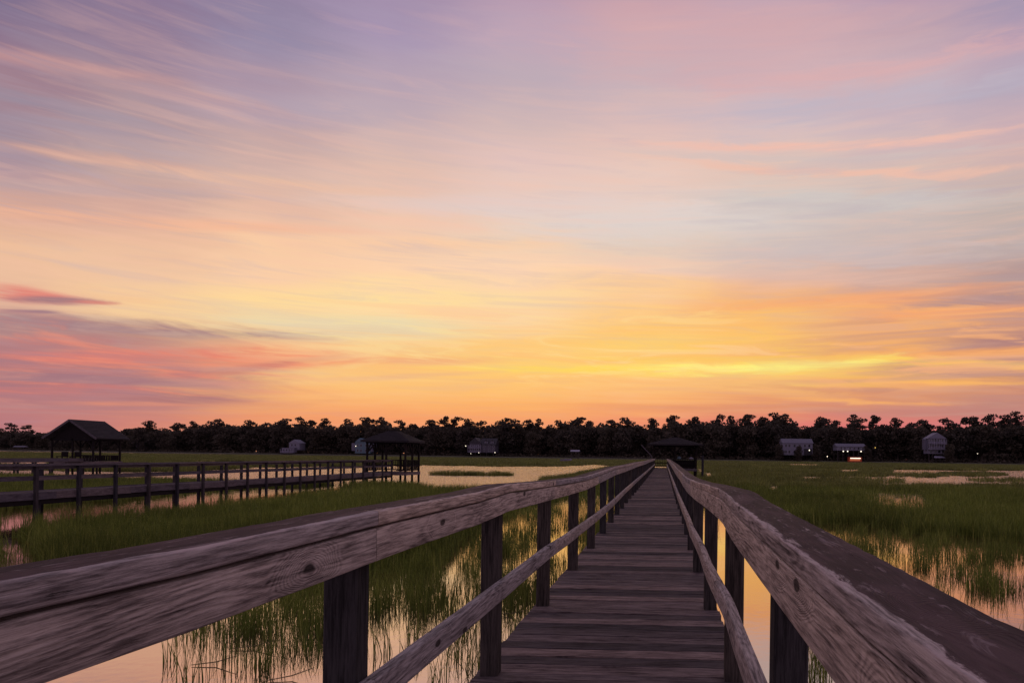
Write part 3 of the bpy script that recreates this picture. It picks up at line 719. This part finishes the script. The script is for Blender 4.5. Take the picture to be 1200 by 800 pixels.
TOPU = [-80,0,40,60,100,150,170,200,250,300,350,390,430,450,470,500,530,560,600,630,680,720,760,790,830,870,910,930,955,980,1010,1030,1050,1080,1120,1160,1200,1280]
TOPV = [499,499,500,505,502,498,496,497,494,493,492,494,492,491,494,494,492,494,493,495,493,495,492,491,490,490,489,494,494,492,497,493,495,496,495,492,491,491]
def topH(u, d, dv=0): return (hor(u) - interp(u, TOPU, TOPV) + dv) * d / F + 1.6
PEAKS = [(172,495),(259,493),(293,494),(330,493),(352,491),(383,493),(431,491),(446,492),(470,494),(505,494),(520,491),(533,490.5),(551,494),(563,495),(591,492),(600,494),(622,494),(633,494.5),(676,492),(690,495),(716,494),(733,492),(763,492),(786,489),(812,492),(843,489),(855,491),(877,488.5),(890,491),(912,487),(922,490),(958,491),(995,490),(1003,493),(1027,489),(1052,493),(1082,494),(1131,491),(1160,488),(1183,490),(1196,487),(12,497),(30,499),(205,497),(228,496),(408,494),(655,495),(965,493),(1110,493),(1140,490.5)]
LMK = [(-50, 'the left edge of the view'), (150, 'the gabled pavilion'), (343, 'the small stepped lavender house'), (463, 'the left gazebo'), (565, 'the large grey house with porches'),
       (672, 'the small pale dock shelter'), (792, 'the far gazebo'), (935, 'the long white house'), (998, 'the raised white house'), (1095, 'the three-storey white house'), (1230, 'the right edge of the view')]
ORD = 'first second third fourth fifth sixth seventh eighth ninth tenth'.split()
def peak_label(u):
    k = min(range(len(LMK)), key=lambda q: abs(LMK[q][0] - u)); lu, nm = LMK[k]
    if k == len(LMK) - 1: side = 'in from'; same = sorted([q[0] for q in PEAKS if min(range(len(LMK)), key=lambda z: abs(LMK[z][0] - q[0])) == k], reverse=True)
    else:
        right = u >= lu; side = 'in from' if k == 0 else ('right of' if right else 'left of')
        same = sorted([q[0] for q in PEAKS if min(range(len(LMK)), key=lambda z: abs(LMK[z][0] - q[0])) == k and (q[0] >= lu) == right], key=lambda z: abs(z - lu))
    return ORD[same.index(u)] + ' tall pine crown on the skyline ' + side + ' ' + nm
for i, (u, v) in enumerate(PEAKS):
    d = dshore(u) + rnd.uniform(8, 34)
    near = min(PEAKS, key=lambda q: abs(q[0] - u) + (1e9 if q[0] == u else 0))
    lr = 'left' if u < 150 else 'right' if u > 1100 else 'middle'
    if i in (6, 7): lb = ('taller left-hand' if i == 6 else 'rounder right-hand') + ' pine of the thin pair above the left gazebo'
    elif i == 4: lb = 'spiky tall pine above the small stepped lavender house at left'
    elif i == 29: lb = 'tall leaning pine above the right end of the long white house'
    elif i == 34: lb = 'broad crowned pine left of the three-storey white house'
    else: lb = peak_label(u)
    put_tree('pine', u, d, (hor(u) - v) * d / F + 1.7, lb, 1.0 if i % 3 else 1.25, 'pines breaking the skyline of the far wood')
i = 0; u = -330
while u < 1500:
    d = dshore(u) + rnd.uniform(0, 22); 
    put_tree('oak', u + rnd.uniform(-3, 3), d, topH(u, d, rnd.uniform(-9, -2.0)) * rnd.uniform(.88, 1.0), 'dark rounded tree in the solid front row of the far shore', rnd.uniform(.9, 1.25), 'rounded trees along the far shore'); u += rnd.uniform(8.5, 13); i += 1
u = -320
while u < 1480:
    d = dshore(u) + rnd.uniform(30, 60)
    put_tree('pine' if rnd.random() < .45 else 'oak', u, d, topH(u, d, rnd.uniform(-7.0, -.5)), 'dark tree standing behind the front row of the far wood, filling the treeline', rnd.uniform(.9, 1.2), 'trees filling the far treeline'); u += rnd.uniform(16, 24)
# the mass of wood behind, one thing nobody could count
mb = MB()
for u in range(-420, 1620, 6):
    d = dshore(u) + 75 + rnd.uniform(0, 20); H = topH(u, d, -5) * rnd.uniform(.85, .98)
    p = G(u, d)
    for k in range(6):
        leaf_quads(mb, (p.x + rnd.uniform(-3, 3), p.y + rnd.uniform(-4, 4), H * (k + .5)/6 * rnd.uniform(.9, 1.05)), 4.8, H/7, 22, 2.4)
o = mb.build('far_woodland', M['oak']); tag(o, 'dark mass of woodland filling the background behind the far trees', kind='stuff')
# low shrubs at the marsh edge
mb = MB()
for u in range(-420, 1620, 5):
    d = dshore(u) - rnd.uniform(2, 12); p = G(u, d); leaf_quads(mb, (p.x, p.y, 1.3), 3.0, rnd.uniform(.8, 2.0), 26, .6)
o = mb.build('shore_shrubs', M['oak']); tag(o, 'low dark scrub along the far edge of the marsh', kind='stuff')

# ------------------------------------------------------------------ houses on the far shore
def window(root, x, y, z, w_, h_):
    mb = MB(); t = .12
    for (a, b) in (((x - w_/2 - t, y - .06, z - t), (x - w_/2, y + .02, z + h_ + t)), ((x + w_/2, y - .06, z - t), (x + w_/2 + t, y + .02, z + h_ + t)),
                   ((x - w_/2, y - .06, z - t), (x + w_/2, y + .02, z)), ((x - w_/2, y - .06, z + h_), (x + w_/2, y + .02, z + h_ + t))): mb.box(a, b)
    f = mb.build('window', M['trim'], root)
    mb = MB(); mb.box((x - w_/2, y - .03, z), (x + w_/2, y + .01, z + h_)); mb.build('pane', M['glass'], f)
def slab_roof(root, x0, x1, y0, y1, z, rise, mat, over=.5, axis='x', name='roof'):
    """gable roof; ridge along x or y"""
    x0 -= over; x1 += over; y0 -= over; y1 += over
    t = .25
    if axis == 'x': R_ = [(x0, (y0+y1)/2, z + rise), (x1, (y0+y1)/2, z + rise)]; base = [(x0,y0,z),(x1,y0,z),(x1,y1,z),(x0,y1,z)]; f = [(0,1,5,4),(2,3,4,5),(3,0,4),(1,2,5),(3,2,1,0)]
    else: R_ = [((x0+x1)/2, y0, z + rise), ((x0+x1)/2, y1, z + rise)]; base = [(x0,y0,z),(x1,y0,z),(x1,y1,z),(x0,y1,z)]; f = [(3,0,4,5),(1,2,5,4),(0,1,4),(2,3,5),(3,2,1,0)]
    mb = MB(); mb.raw(base + R_, f); return mb.build(name, mat, root)
def lamp(root, x, y, z, r=.22, mat='lamp_w'):
    bm = bmesh.new(); bmesh.ops.create_icosphere(bm, subdivisions=1, radius=r * .72); me = bpy.data.meshes.new('lamp'); bm.to_mesh(me); bm.free(); me.materials.append(M[mat])
    o = bpy.data.objects.new('lamp', me); COL.objects.link(o); o.parent = root; o.location = (x, y, z)
    return o
def porch(root, x0, x1, y, z0, z1, n, rail=True, mat='trim', depth=1.8):
    for k in range(n):
        x = x0 + (x1 - x0)*k/(n - 1); mb = MB(); mb.box((x - .1, y - depth, z0), (x + .1, y - depth + .2, z1)); mb.build('porch_post', M[mat], root)
    mb = MB(); mb.box((x0 - .15, y - depth - .1, z0 - .25), (x1 + .15, y - .01, z0 - .003)); mb.build('porch_floor', M[mat], root)
    if rail:
        mb = MB(); mb.box((x0, y - depth + .05, z0 + .9), (x1, y - depth + .13, z0 + 1.0))
        m = int((x1 - x0)/.45)
        for k in range(m + 1):
            x = x0 + (x1 - x0)*k/m; mb.box((x - .05, y - depth + .06, z0 + .004), (x + .05, y - depth + .12, z0 + .9))
        mb.build('porch_railing', M[mat], root)
def house(u0, u1, vb, label, off=14):
    uc = (u0 + u1)/2; d = dshore(uc) - off; px = d/F
    p = G(uc, d, .7); h = empty('house', p, label, 'house')
    Z = lambda v: (hor(uc) - v)*px + 2.2 - .7
    X = lambda u: (u - uc)*px
    return h, X, Z
def stilts(h, xs, y0, y1, z1):
    for x in xs:
        for y in (y0 + .3, y1 - .3): mb = MB(); mb.box((x - .16, y - .16, -.8), (x + .16, y + .16, z1)); mb.build('stilt', M['stilt'], h)
def walls(h, x0, x1, y0, y1, z0, z1, mat, name='wall'): mb = MB(); mb.box((x0, y0, z0), (x1, y1, z1)); return mb.build(name, M[mat], h)
# 1 stepped lavender house
h, X, Z = house(333, 352, 531, 'small pale lavender house with a stepped roofline, leftmost of the far houses')
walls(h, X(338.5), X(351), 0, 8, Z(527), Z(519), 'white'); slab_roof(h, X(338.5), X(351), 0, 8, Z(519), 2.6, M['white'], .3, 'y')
walls(h, X(333), X(348), -3.5, -.02, Z(530), Z(524.5), 'palegrey'); porch(h, X(333), X(348), -3.5, Z(530), Z(525.5), 6)
for u in (335, 339, 343): window(h, X(u), -3.5, Z(528.5), 1.0, 1.5)
for u in (342, 346): window(h, X(u), 0, Z(522.5), 1.0, 1.5)
# 2 blue house
h, X, Z = house(411, 434, 531, 'pale blue gabled house with one lit lamp, partly hidden behind the left gazebo')
walls(h, X(416), X(434), 0, 9, Z(531), Z(518), 'blue'); slab_roof(h, X(416), X(427), 0, 9, Z(518), 3.0, M['blue'], .3, 'y')
walls(h, X(427.2), X(436), .5, 8, Z(529), Z(517.5), 'palegrey', 'wing'); walls(h, X(411), X(416) - .02, 1, 7, Z(528), Z(519), 'palegrey', 'wing')
for u in (419, 423, 429, 432):
    for v in (523, 529): window(h, X(u), 0, Z(v), 1.0, 1.6)
lamp(h, X(417), -.4, Z(522.5), .42)
# 3 big house with porches
h, X, Z = house(546, 581, 533, 'large grey house with several gables, a two-level porch and four lit lamps')
walls(h, X(550), X(563), 0, 10, Z(530), Z(519), 'grey'); slab_roof(h, X(550), X(563), 0, 10, Z(519), 3.6, M['roofdark'], .5, 'y')
walls(h, X(563.1), X(580), .6, 10, Z(530), Z(521), 'grey', 'wing'); slab_roof(h, X(563.1), X(580), .6, 10, Z(521), 4.5, M['roofdark'], .5, 'x', 'wing_roof')
for u in (569, 576): walls(h, X(u) - 1.1, X(u) + 1.1, 1.2, 4, Z(520), Z(516.5), 'palegrey', 'dormer'); slab_roof(h, X(u) - 1.1, X(u) + 1.1, 1.2, 4, Z(516.5), 1.0, M['roofdark'], .25, 'y', 'dormer_roof'); window(h, X(u), 1.2, Z(519.4), 1.0, 1.3)
porch(h, X(549), X(564), 0, Z(524.5), Z(521), 7); porch(h, X(549), X(564), 0, Z(529.5), Z(525.3), 7)
for u in (552, 556, 560, 567, 573, 578): window(h, X(u), 0 if u < 563 else .6, Z(528.4), 1.0, 1.6); window(h, X(u), 0 if u < 563 else .6, Z(523.9), 1.0, 1.3)
stilts(h, [X(u) for u in (551, 557, 563, 570, 578)], 0, 9, Z(530))
for u, v, r in ((546.6, 522.5, .42), (552.6, 531.3, .28), (562, 530.2, .34), (581, 529.7, .42)): lamp(h, X(u), -2.1, Z(v), r)
# 4 long white house
h, X, Z = house(917, 952, 535, 'long white two-storey house with a small dark tree in front and one lit lamp')
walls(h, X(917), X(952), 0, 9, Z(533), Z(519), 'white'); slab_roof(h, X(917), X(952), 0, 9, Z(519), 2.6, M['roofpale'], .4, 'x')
mb = MB(); mb.box((X(930) - .5, 3.4, Z(517)), (X(930) + .5, 4.4, Z(513.6))); mb.build('chimney', M['trim'], h)
for u in (921, 925, 931, 937, 943, 948):
    window(h, X(u), 0, Z(523.6), 1.1, 1.5)
    if u in (921, 925, 931, 937): window(h, X(u), 0, Z(531), 1.1, 1.6)
walls(h, X(942), X(951), -.35, -.01, Z(533), Z(525.5), 'roofdark', 'carport'); lamp(h, X(948), -.7, Z(527.2), .5)
put_tree('oak', 935.5, dshore(935) - 20, 8.0, 'small dark tree standing in front of the long white house', .8)
put_tree('oak', 913.5, dshore(913) - 17, 9.5, 'dark bushy tree at the left end of the long white house', .7)
put_tree('oak', 1016.5, dshore(1016) - 17, 9.0, 'dark bushy tree at the right end of the raised white house', .7)
put_tree('oak', 1112.5, dshore(1112) - 16, 10.0, 'dark bushy tree right beside the three-storey white house', .7)
put_tree('oak', 957, dshore(957) - 17, 9.0, 'dark bushy tree at the right end of the long white house', .8)
# 5 raised house with lamps
h, X, Z = house(981, 1014, 537, 'low white house raised on stilts with three lit lamps under its floor')
walls(h, X(981), X(1014), 0, 9, Z(527.6), Z(523), 'white'); slab_roof(h, X(981), X(1014), 0, 9, Z(523), 1.7, M['roofpale'], .4, 'x')
for u in (986, 990, 996, 1001, 1006, 1011): window(h, X(u), 0, Z(526.6), 1.0, 1.2)
stilts(h, [X(u) for u in (982, 988, 994, 1000, 1006, 1013)], 0, 9, Z(527.6))
for u in (988, 993, 1008.5): lamp(h, X(u), -.5, Z(528.6), .5)
# orange lit shed beneath; the orange light is put into wall colour and panel glow
d = dshore(1002) - 19; px = d/F; uc = 1002; p = G(uc, d, .7); sh = empty('shed', p, 'small orange-lit shed with a bright white light bar, in front of the raised white house', 'shed')
Z = lambda v: (hor(uc) - v)*px + 1.5; X = lambda u: (u - uc)*px
mb = MB(); mb.box((X(995), 0, Z(541)), (X(1010), 3, Z(535))); mb.build('wall', M['orange'], sh)
mb = MB(); mb.box((X(994), -.4, Z(535) + .003), (X(1011), 3.4, Z(535) + .18)); mb.build('roof', M['roofdark'], sh)
mb = MB(); mb.box((X(996.5), -.14, Z(537.1)), (X(1008.5), -.02, Z(536.3))); mb.build('light_bar', M['lamp_w'], sh)
mb = MB(); mb.box((X(996), -.06, Z(539.6)), (X(1008), -.005, Z(537.7))); mb.build('lit_panel', M['glow'], sh)
# 6 three storey house
h, X, Z = house(1081, 1109, 540, 'tall white three-storey gabled house on stilts with balconies, rightmost of the far houses')
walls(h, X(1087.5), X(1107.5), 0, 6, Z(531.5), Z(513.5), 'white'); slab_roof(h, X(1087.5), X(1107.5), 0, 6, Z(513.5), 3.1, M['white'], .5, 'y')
for u in (1089, 1092.5, 1096, 1099.5, 1104): window(h, X(u), 0, Z(517.3), 1.0, 1.5)
for u in (1089, 1093, 1098, 1103.5): window(h, X(u), 0, Z(524.2), 1.2, 1.8)
for u in (1091, 1096, 1100.5, 1105): window(h, X(u), 0, Z(530.6), 1.2, 1.6)
porch(h, X(1087.6), X(1107.4), 0, Z(525.8), Z(519.6), 8); porch(h, X(1087.6), X(1107.4), 0, Z(519.4), Z(514.5), 8)
walls(h, X(1084), X(1087.5) - .02, 1, 4, Z(526.5), Z(515), 'palegrey', 'wing'); slab_roof(h, X(1084), X(1087.5) - .02, 1, 4, Z(515), .9, M['roofpale'], .2, 'x', 'wing_roof')
stilts(h, [X(u) for u in (1089, 1093, 1097, 1102, 1106)], 0, 6, Z(531.5))
mb = MB(); mb.raw([(X(1091), -4.2, Z(535.8)), (X(1104), -4.2, Z(535.8)), (X(1102), -2, Z(534.2)), (X(1093), -2, Z(534.2)), (X(1091), -4.2, Z(536.3)), (X(1104), -4.2, Z(536.3)), (X(1102), -2, Z(534.7)), (X(1093), -2, Z(534.7))], [(0,1,2,3),(7,6,5,4),(0,4,5,1),(1,5,6,2),(2,6,7,3),(3,7,4,0)])
mb.build('porch_roof', M['trim'], h)
# 7 grey building at the far left, dock shelters, boat
h, X, Z = house(155, 168, 528, 'faint grey-pink house among the trees right of the gabled pavilion', 2)
walls(h, X(155), X(168), 0, 8, Z(528), Z(519), 'grey'); slab_roof(h, X(155), X(168), 0, 8, Z(519), 2.8, M['roofdark'], .4, 'x')
for u in (158, 161.5, 165): window(h, X(u), 0, Z(524), 1.1, 1.6)
put_tree('oak', 153, dshore(155) - 6, 9.5, 'dark tree at the left end of the faint house beyond the pavilion', .8)
put_tree('oak', 166, dshore(165) - 6, 7.5, 'dark low tree at the right end of the faint house beyond the pavilion', .8)
def shelter(u, d, w_, z, label, mat):
    g = empty('dock_shelter', G(u, d, 0), label, 'shelter')
    slab_roof(g, -w_/2, w_/2, -1.6, 1.6, z, .8, M[mat], .2, 'x')
    for sx in (-1, 1):
        for sy in (-1, 1): mb = MB(); mb.box((sx*w_*.42 - .1, sy*1.3 - .1, -.6), (sx*w_*.42 + .1, sy*1.3 + .1, z)); mb.build('post', M['stilt'], g)
    mb = MB(); mb.box((-w_*.45, -1.5, .9), (w_*.45, 1.5, 1.1)); mb.build('floor', M['stilt'], g)
shelter(674, 330, 4.0, 4.0, 'small pale-roofed dock shelter alone on the far marsh edge, centre', 'trim')
shelter(24, 500, 8.5, 3.2, 'low pale-roofed shelter at the far left marsh edge', 'roofpale')
pr_ = empty('pier', G(688, 345), 'long low dark pier running along the far marsh edge beside the small shelter', 'pier')
mb = MB(); mb.box((-8, -.6, 1.2), (34, .6, 1.45)); mb.build('deck', M['stilt'], pr_)
for k in range(15): mb = MB(); mb.box((-8 + k*3 - .08, -.5, -.6), (-8 + k*3 + .08, -.3, 2.1)); mb.build('post', M['stilt'], pr_)
bt = empty('boat', G(663.5, 190, .5), 'tiny white boat lying in the grass beyond the pond', 'boat')
V = []; n = 7
for i in range(n):
    t = i/(n - 1); x = -1.6 + 3.2*t; w_ = .62*(math.sin(min(1, (1 - t)*1.9)*math.pi/2)) + .02
    V += [(x, -w_, .55 + .15*t), (x, -w_*.6, .1 + .2*t*t), (x, w_*.6, .1 + .2*t*t), (x, w_, .55 + .15*t)]
Fc = [(i*4 + j, i*4 + j + 1, i*4 + j + 5, i*4 + j + 4) for i in range(n - 1) for j in range(3)] + [(0, 3, 2, 1)] + [(i*4, i*4 + 4, i*4 + 7, i*4 + 3) for i in range(n - 1)]
mesh_obj('hull', V, Fc, M['trim'], bt); mb = MB(); mb.box((-.3, -.5, .45), (0, .5, .76)); mb.build('seat', M['trim'], bt)
for (u, v, c, lb) in ((969.5, 534.8, 'lamp_w', 'lit white lamp post between the long white house and the raised house'), (1025.5, 524.5, 'lamp_y', 'lit yellow lamp post in the trees right of the raised white house'),
                   (1145.5, 531.5, 'lamp_w', 'faint lit lamp post at far right of the shore'), (472, 528.5, 'lamp_y', 'small amber lamp post on the shore, seen through the left gazebo')):
    d = dshore(u) - 17; g = empty('lamp_post', G(u, d, .7), lb, 'lamp post'); z = (hor(u) - v)*d/F + 1.5
    mb = MB(); mb.tube([(0, 0, -.5), (0, 0, z)], .07, 6); mb.build('pole', M['stilt'], g); lamp(g, 0, 0, z + .1, .26 if u > 1100 or u < 500 else .4, c)

# ------------------------------------------------------------------ marsh grass
POND = [
 [(-260,70),(60,69),(140,67),(232,73),(300,92),(430,112),(500,126),(600,124),(660,133),(696,165),(724,140),(700,95),(665,66),(640,60),(628,44),(600,38),(520,38.5),(497,42),(430,46),(300,44),(140,46.5),(0,50),(-260,52)],
 [(-300,112),(62,112),(60,80),(-300,80)], [(224,141),(298,138),(296,106),(232,104)],
 [(935,81),(1040,86),(1045,142),(1130,145),(1320,165),(1700,160),(1700,55),(1300,57),(1200,56),(1120,53),(1050,51),(940,54)],
 [(1003,45),(1085,43),(1092,28),(1045,26),(1012,34)], [(980,135),(1008,138),(1010,100),(984,98)], [(918,255),(962,250),(960,185),(925,185)],
 [(822,96),(838,96),(838,66),(824,66)], [(814,122),(826,122),(826,86),(815,86)], [(762,150),(786,150),(787,88),(762,88)], [(899,53),(916,53),(915,39),(901,39)]]
SPARSE = [  # polygon, keep probability
 ([(-500,18),(0,17.6),(45,16),(72,12.5),(70,4),(-500,4)], .030),
 ([(70,12.2),(300,11.6),(440,12.8),(520,15),(560,20),(600,26),(650,33),(720,40),(772,45),(772,4),(70,4)], .100),
 ([(900,27),(970,23),(1060,21.5),(1130,19.5),(1200,17.8),(1700,16),(1700,4),(960,4)], .10),
 ([(784,45),(820,32),(860,28),(900,26),(960,22),(960,4),(784,4)], .003)]
def inpoly(px, py, poly):
    ins = np.zeros(len(px), bool); n = len(poly)
    for i in range(n):
        x1, y1 = poly[i]; x2, y2 = poly[(i + 1) % n]; y1, y2 = math.log(y1), math.log(y2)
        c = (y1 > py) != (y2 > py)
        with np.errstate(divide='ignore', invalid='ignore'): xx = (x2 - x1)*(py - y1)/(y2 - y1) + x1
        ins ^= c & (px < xx)
    return ins
def sample(n, d0, d1, k):
    """n points, density falling as d**-k"""
    t = nrng.random(n); e = 2 - k; d = (d0**e + t*(d1**e - d0**e))**(1/e)
    return d, nrng.uniform(-1.25, .85, n)*d
d, xc = sample(150000, 5.2, 360, 1.62)
uu = U0 + F*xc/d; jit = 1.0
lim = np.array([dshore(max(-900, min(1900, q))) - 14 for q in uu])
P3 = np.outer(d, np.array(FWD)) + np.outer(xc, np.array(RT0))
nz1 = np.array([mnoise.noise(Vector((x*.35, y*.35, 0))) for x, y in P3[:, :2]])
nz2 = np.array([mnoise.noise(Vector((x*1.3, y*1.3, 5))) for x, y in P3[:, :2]])
lnd = np.log(d) + nz1*.05 + nz2*.03; up_ = uu + nz2*np.clip(240/d, 1.0, 14) + nz1*np.clip(200/d, 0, 12)
keep = d < lim; spars = np.zeros(len(d), bool)
for pl in POND: keep &= ~inpoly(up_, lnd, pl)
for (u0, d0_, ru, rd, pr) in ((1140, 104, 42, 12, .35), (1075, 92, 34, 10, .25), (1048, 36, 50, 9, .10), (1195, 74, 60, 6, .15), (1000, 66, 60, 10, .25), (540, 71, 34, 2.4, 1.), (583, 71, 16, 2.0, .9), (1270, 100, 50, 14, .5)):
    q = ((up_ - u0)/ru)**2 + ((d - d0_)/rd)**2 < 1; keep |= q & (nrng.random(len(d)) < pr) & (d < lim)
pick = nrng.random(len(d))
for pl, pr in SPARSE:
    q = inpoly(up_, lnd, pl); spars |= q
    w_ = np.clip((nz2 + nz1*.7)*2.6 + .75, 0, 2.6)
    edge = np.clip((d - 6.3)/4.5, 0.0, 1.0)
    keep &= ~(q & (pick > pr*w_*edge*1.5))
X_, Y_ = P3[:, 0], P3[:, 1]
ch = (X_ > -24.0 + nz1) & (X_ < -15.9 + nz1*1.2) & (Y_ < 40) & (uu < 420); spars |= ch; keep &= ~(ch & (pick > .05))   # open water under the left walk
keep &= ~((X_ > -1.12) & (X_ < .58) & (Y_ < 67)); keep &= ~((X_ > -21.4) & (X_ < -19.6) & (Y_ > 4) & (Y_ < 54)); keep &= ~((X_ > -52.8) & (X_ < -51) & (Y_ > 28) & (Y_ < 60)); keep &= ~((X_ > -54.4) & (X_ < -50.2) & (Y_ > 58) & (Y_ < 62))
keep &= ~((X_ > -1.2) & (X_ < 3.4) & (Y_ > 61) & (Y_ < 68))
keep &= ~((d < 16) & (uu > 70) & (uu < 700) & (X_ > -1.35)) 
d, X_, Y_, sp_, n1 = d[keep], X_[keep], Y_[keep], spars[keep], nz1[keep]
wd = np.clip((d/14.), 1.0, 40)**.62; hs = nrng.uniform(.62, 1.05, len(d))*(1 + n1*.35)*np.where(sp_, .78, 1.0)
wd = np.where(sp_ & (d < 30), wd*.8, wd)
def clump(seed, nb, tall=.62, spread=.17, wid=.006):
    r = random.Random(seed); mb = MB()
    for _ in range(nb):
        a = r.random()*6.28; q = spread*math.sqrt(r.random()); x, y = q*math.cos(a), q*math.sin(a)
        h = tall*r.uniform(.45, 1.1); la = r.random()*6.28; ln = h*abs(r.gauss(0, .20)); w_ = wid*r.uniform(.7, 1.4)
        wx_, wy_ = -math.sin(la + r.gauss(0, .8)), math.cos(la); b0 = len(mb.v); seg = 4
        for s in range(seg):
            t = s/seg; k = w_*(1 - t*.75)
            px_, py_, pz_ = x + math.cos(la)*ln*t*t*1.6, y + math.sin(la)*ln*t*t*1.6, h*(t - .22*t*t*(ln/h)*2) - .12*(1 - t)
            mb.v += [(px_ - wx_*k, py_ - wy_*k, pz_), (px_ + wx_*k, py_ + wy_*k, pz_)]
        mb.v.append((x + math.cos(la)*ln*1.6, y + math.sin(la)*ln*1.6, h*(1 - .22*(ln/h)*2)))
        for s in range(seg - 1): i0 = b0 + 2*s; mb.f.append((i0, i0 + 1, i0 + 3, i0 + 2))
        i0 = b0 + 2*(seg - 1); mb.f.append((i0, i0 + 1, i0 + 2))
    return mb
def scatter(name, label, mask, srcs):
    idx = np.where(mask)[0]; pts = np.column_stack([X_[idx], Y_[idx], np.zeros(len(idx))])
    me = bpy.data.meshes.new(name); me.vertices.add(len(idx)); me.vertices.foreach_set('co', pts.ravel().astype(np.float32))
    a = me.attributes.new('rot', 'FLOAT_VECTOR', 'POINT'); rv = np.zeros((len(idx), 3), np.float32); rv[:, 2] = nrng.random(len(idx))*6.28; a.data.foreach_set('vector', rv.ravel())
    a = me.attributes.new('scl', 'FLOAT_VECTOR', 'POINT'); sv_ = np.column_stack([wd[idx], wd[idx], hs[idx]]).astype(np.float32); a.data.foreach_set('vector', sv_.ravel())
    a = me.attributes.new('pick', 'INT', 'POINT'); a.data.foreach_set('value', nrng.integers(0, len(srcs), len(idx)).astype(np.int32))
    o = bpy.data.objects.new(name, me); COL.objects.link(o); tag(o, label, kind='stuff')
    ng = bpy.data.node_groups.new(name, 'GeometryNodeTree'); ng.interface.new_socket('Geometry', in_out='INPUT', socket_type='NodeSocketGeometry'); ng.interface.new_socket('Geometry', in_out='OUTPUT', socket_type='NodeSocketGeometry')
    nd = ng.nodes; gi = nd.new('NodeGroupInput'); go = nd.new('NodeGroupOutput'); ip = nd.new('GeometryNodeInstanceOnPoints'); gj = nd.new('GeometryNodeGeometryToInstance')
    for s in reversed(srcs):
        oi = nd.new('GeometryNodeObjectInfo'); oi.inputs[0].default_value = s; ng.links.new(oi.outputs['Geometry'], gj.inputs[0])
    def attr(nm, ty):
        n = nd.new('GeometryNodeInputNamedAttribute'); n.data_type = ty; n.inputs[0].default_value = nm; return n.outputs[0]
    ng.links.new(gi.outputs[0], ip.inputs['Points']); ng.links.new(gj.outputs[0], ip.inputs['Instance']); ip.inputs['Pick Instance'].default_value = True
    ng.links.new(attr('pick', 'INT'), ip.inputs['Instance Index']); ng.links.new(attr('rot', 'FLOAT_VECTOR'), ip.inputs['Rotation']); ng.links.new(attr('scl', 'FLOAT_VECTOR'), ip.inputs['Scale'])
    ng.links.new(ip.outputs[0], go.inputs[0])
    md = o.modifiers.new('scatter', 'NODES'); md.node_group = ng
    return o
NEAR = [clump(k, 26).build('grass_clump', M['grass']) for k in range(6)]
FAR = [clump(50 + k, 34, wid=.0085).build('far_grass_clump', M['grass_far']) for k in range(4)]
spots = [(380, 15), (470, 16), (300, 14), (1000, 24), (1100, 24), (1180, 22)]
for o, (u, dd) in zip(NEAR, spots): o.location = G(u, dd); tag(o, 'tuft of green cordgrass in the dense marsh', 'grass', 'grass tufts', 'stuff')
for o, (u, dd) in zip(FAR, [(200, 95), (900, 95), (1000, 180), (300, 180)]): o.location = G(u, dd); tag(o, 'tuft of green cordgrass far out in the marsh', 'grass', 'far grass tufts', 'stuff')
scatter('marsh_reeds', 'scattered green reeds standing in open water beside the boardwalk', sp_ & (d < 46), NEAR)
scatter('marsh_grass', 'dense green cordgrass covering the nearer marsh on both sides', ~sp_ & (d < 46), NEAR)
scatter('far_marsh_grass', 'green cordgrass flats stretching to the far shore', d >= 46, FAR)
print('clumps', len(d))
# a few dry fallen stems on the water by the left rail
for i, (u, dd, a, L) in enumerate(((255, 7.0, .15, .45), (345, 6.6, .35, .40), (300, 7.6, .2, .5), (600, 9.3, -.3, .5), (590, 10.2, .5, .4))):
    p = G(u, dd); mb = MB(); mb.tube([(-L/2, 0, .012), (0, .03, .03), (L/2, 0, .10)], [.004, .006, .003], 5)
    o = mb.build('dry_stem', M['dry']); o.location = (p.x, p.y, 0); o.rotation_euler.z = a
    tag(o, 'thin dry reed stem lying on the open water beside the boardwalk', 'stem', 'dry stems lying on the water')
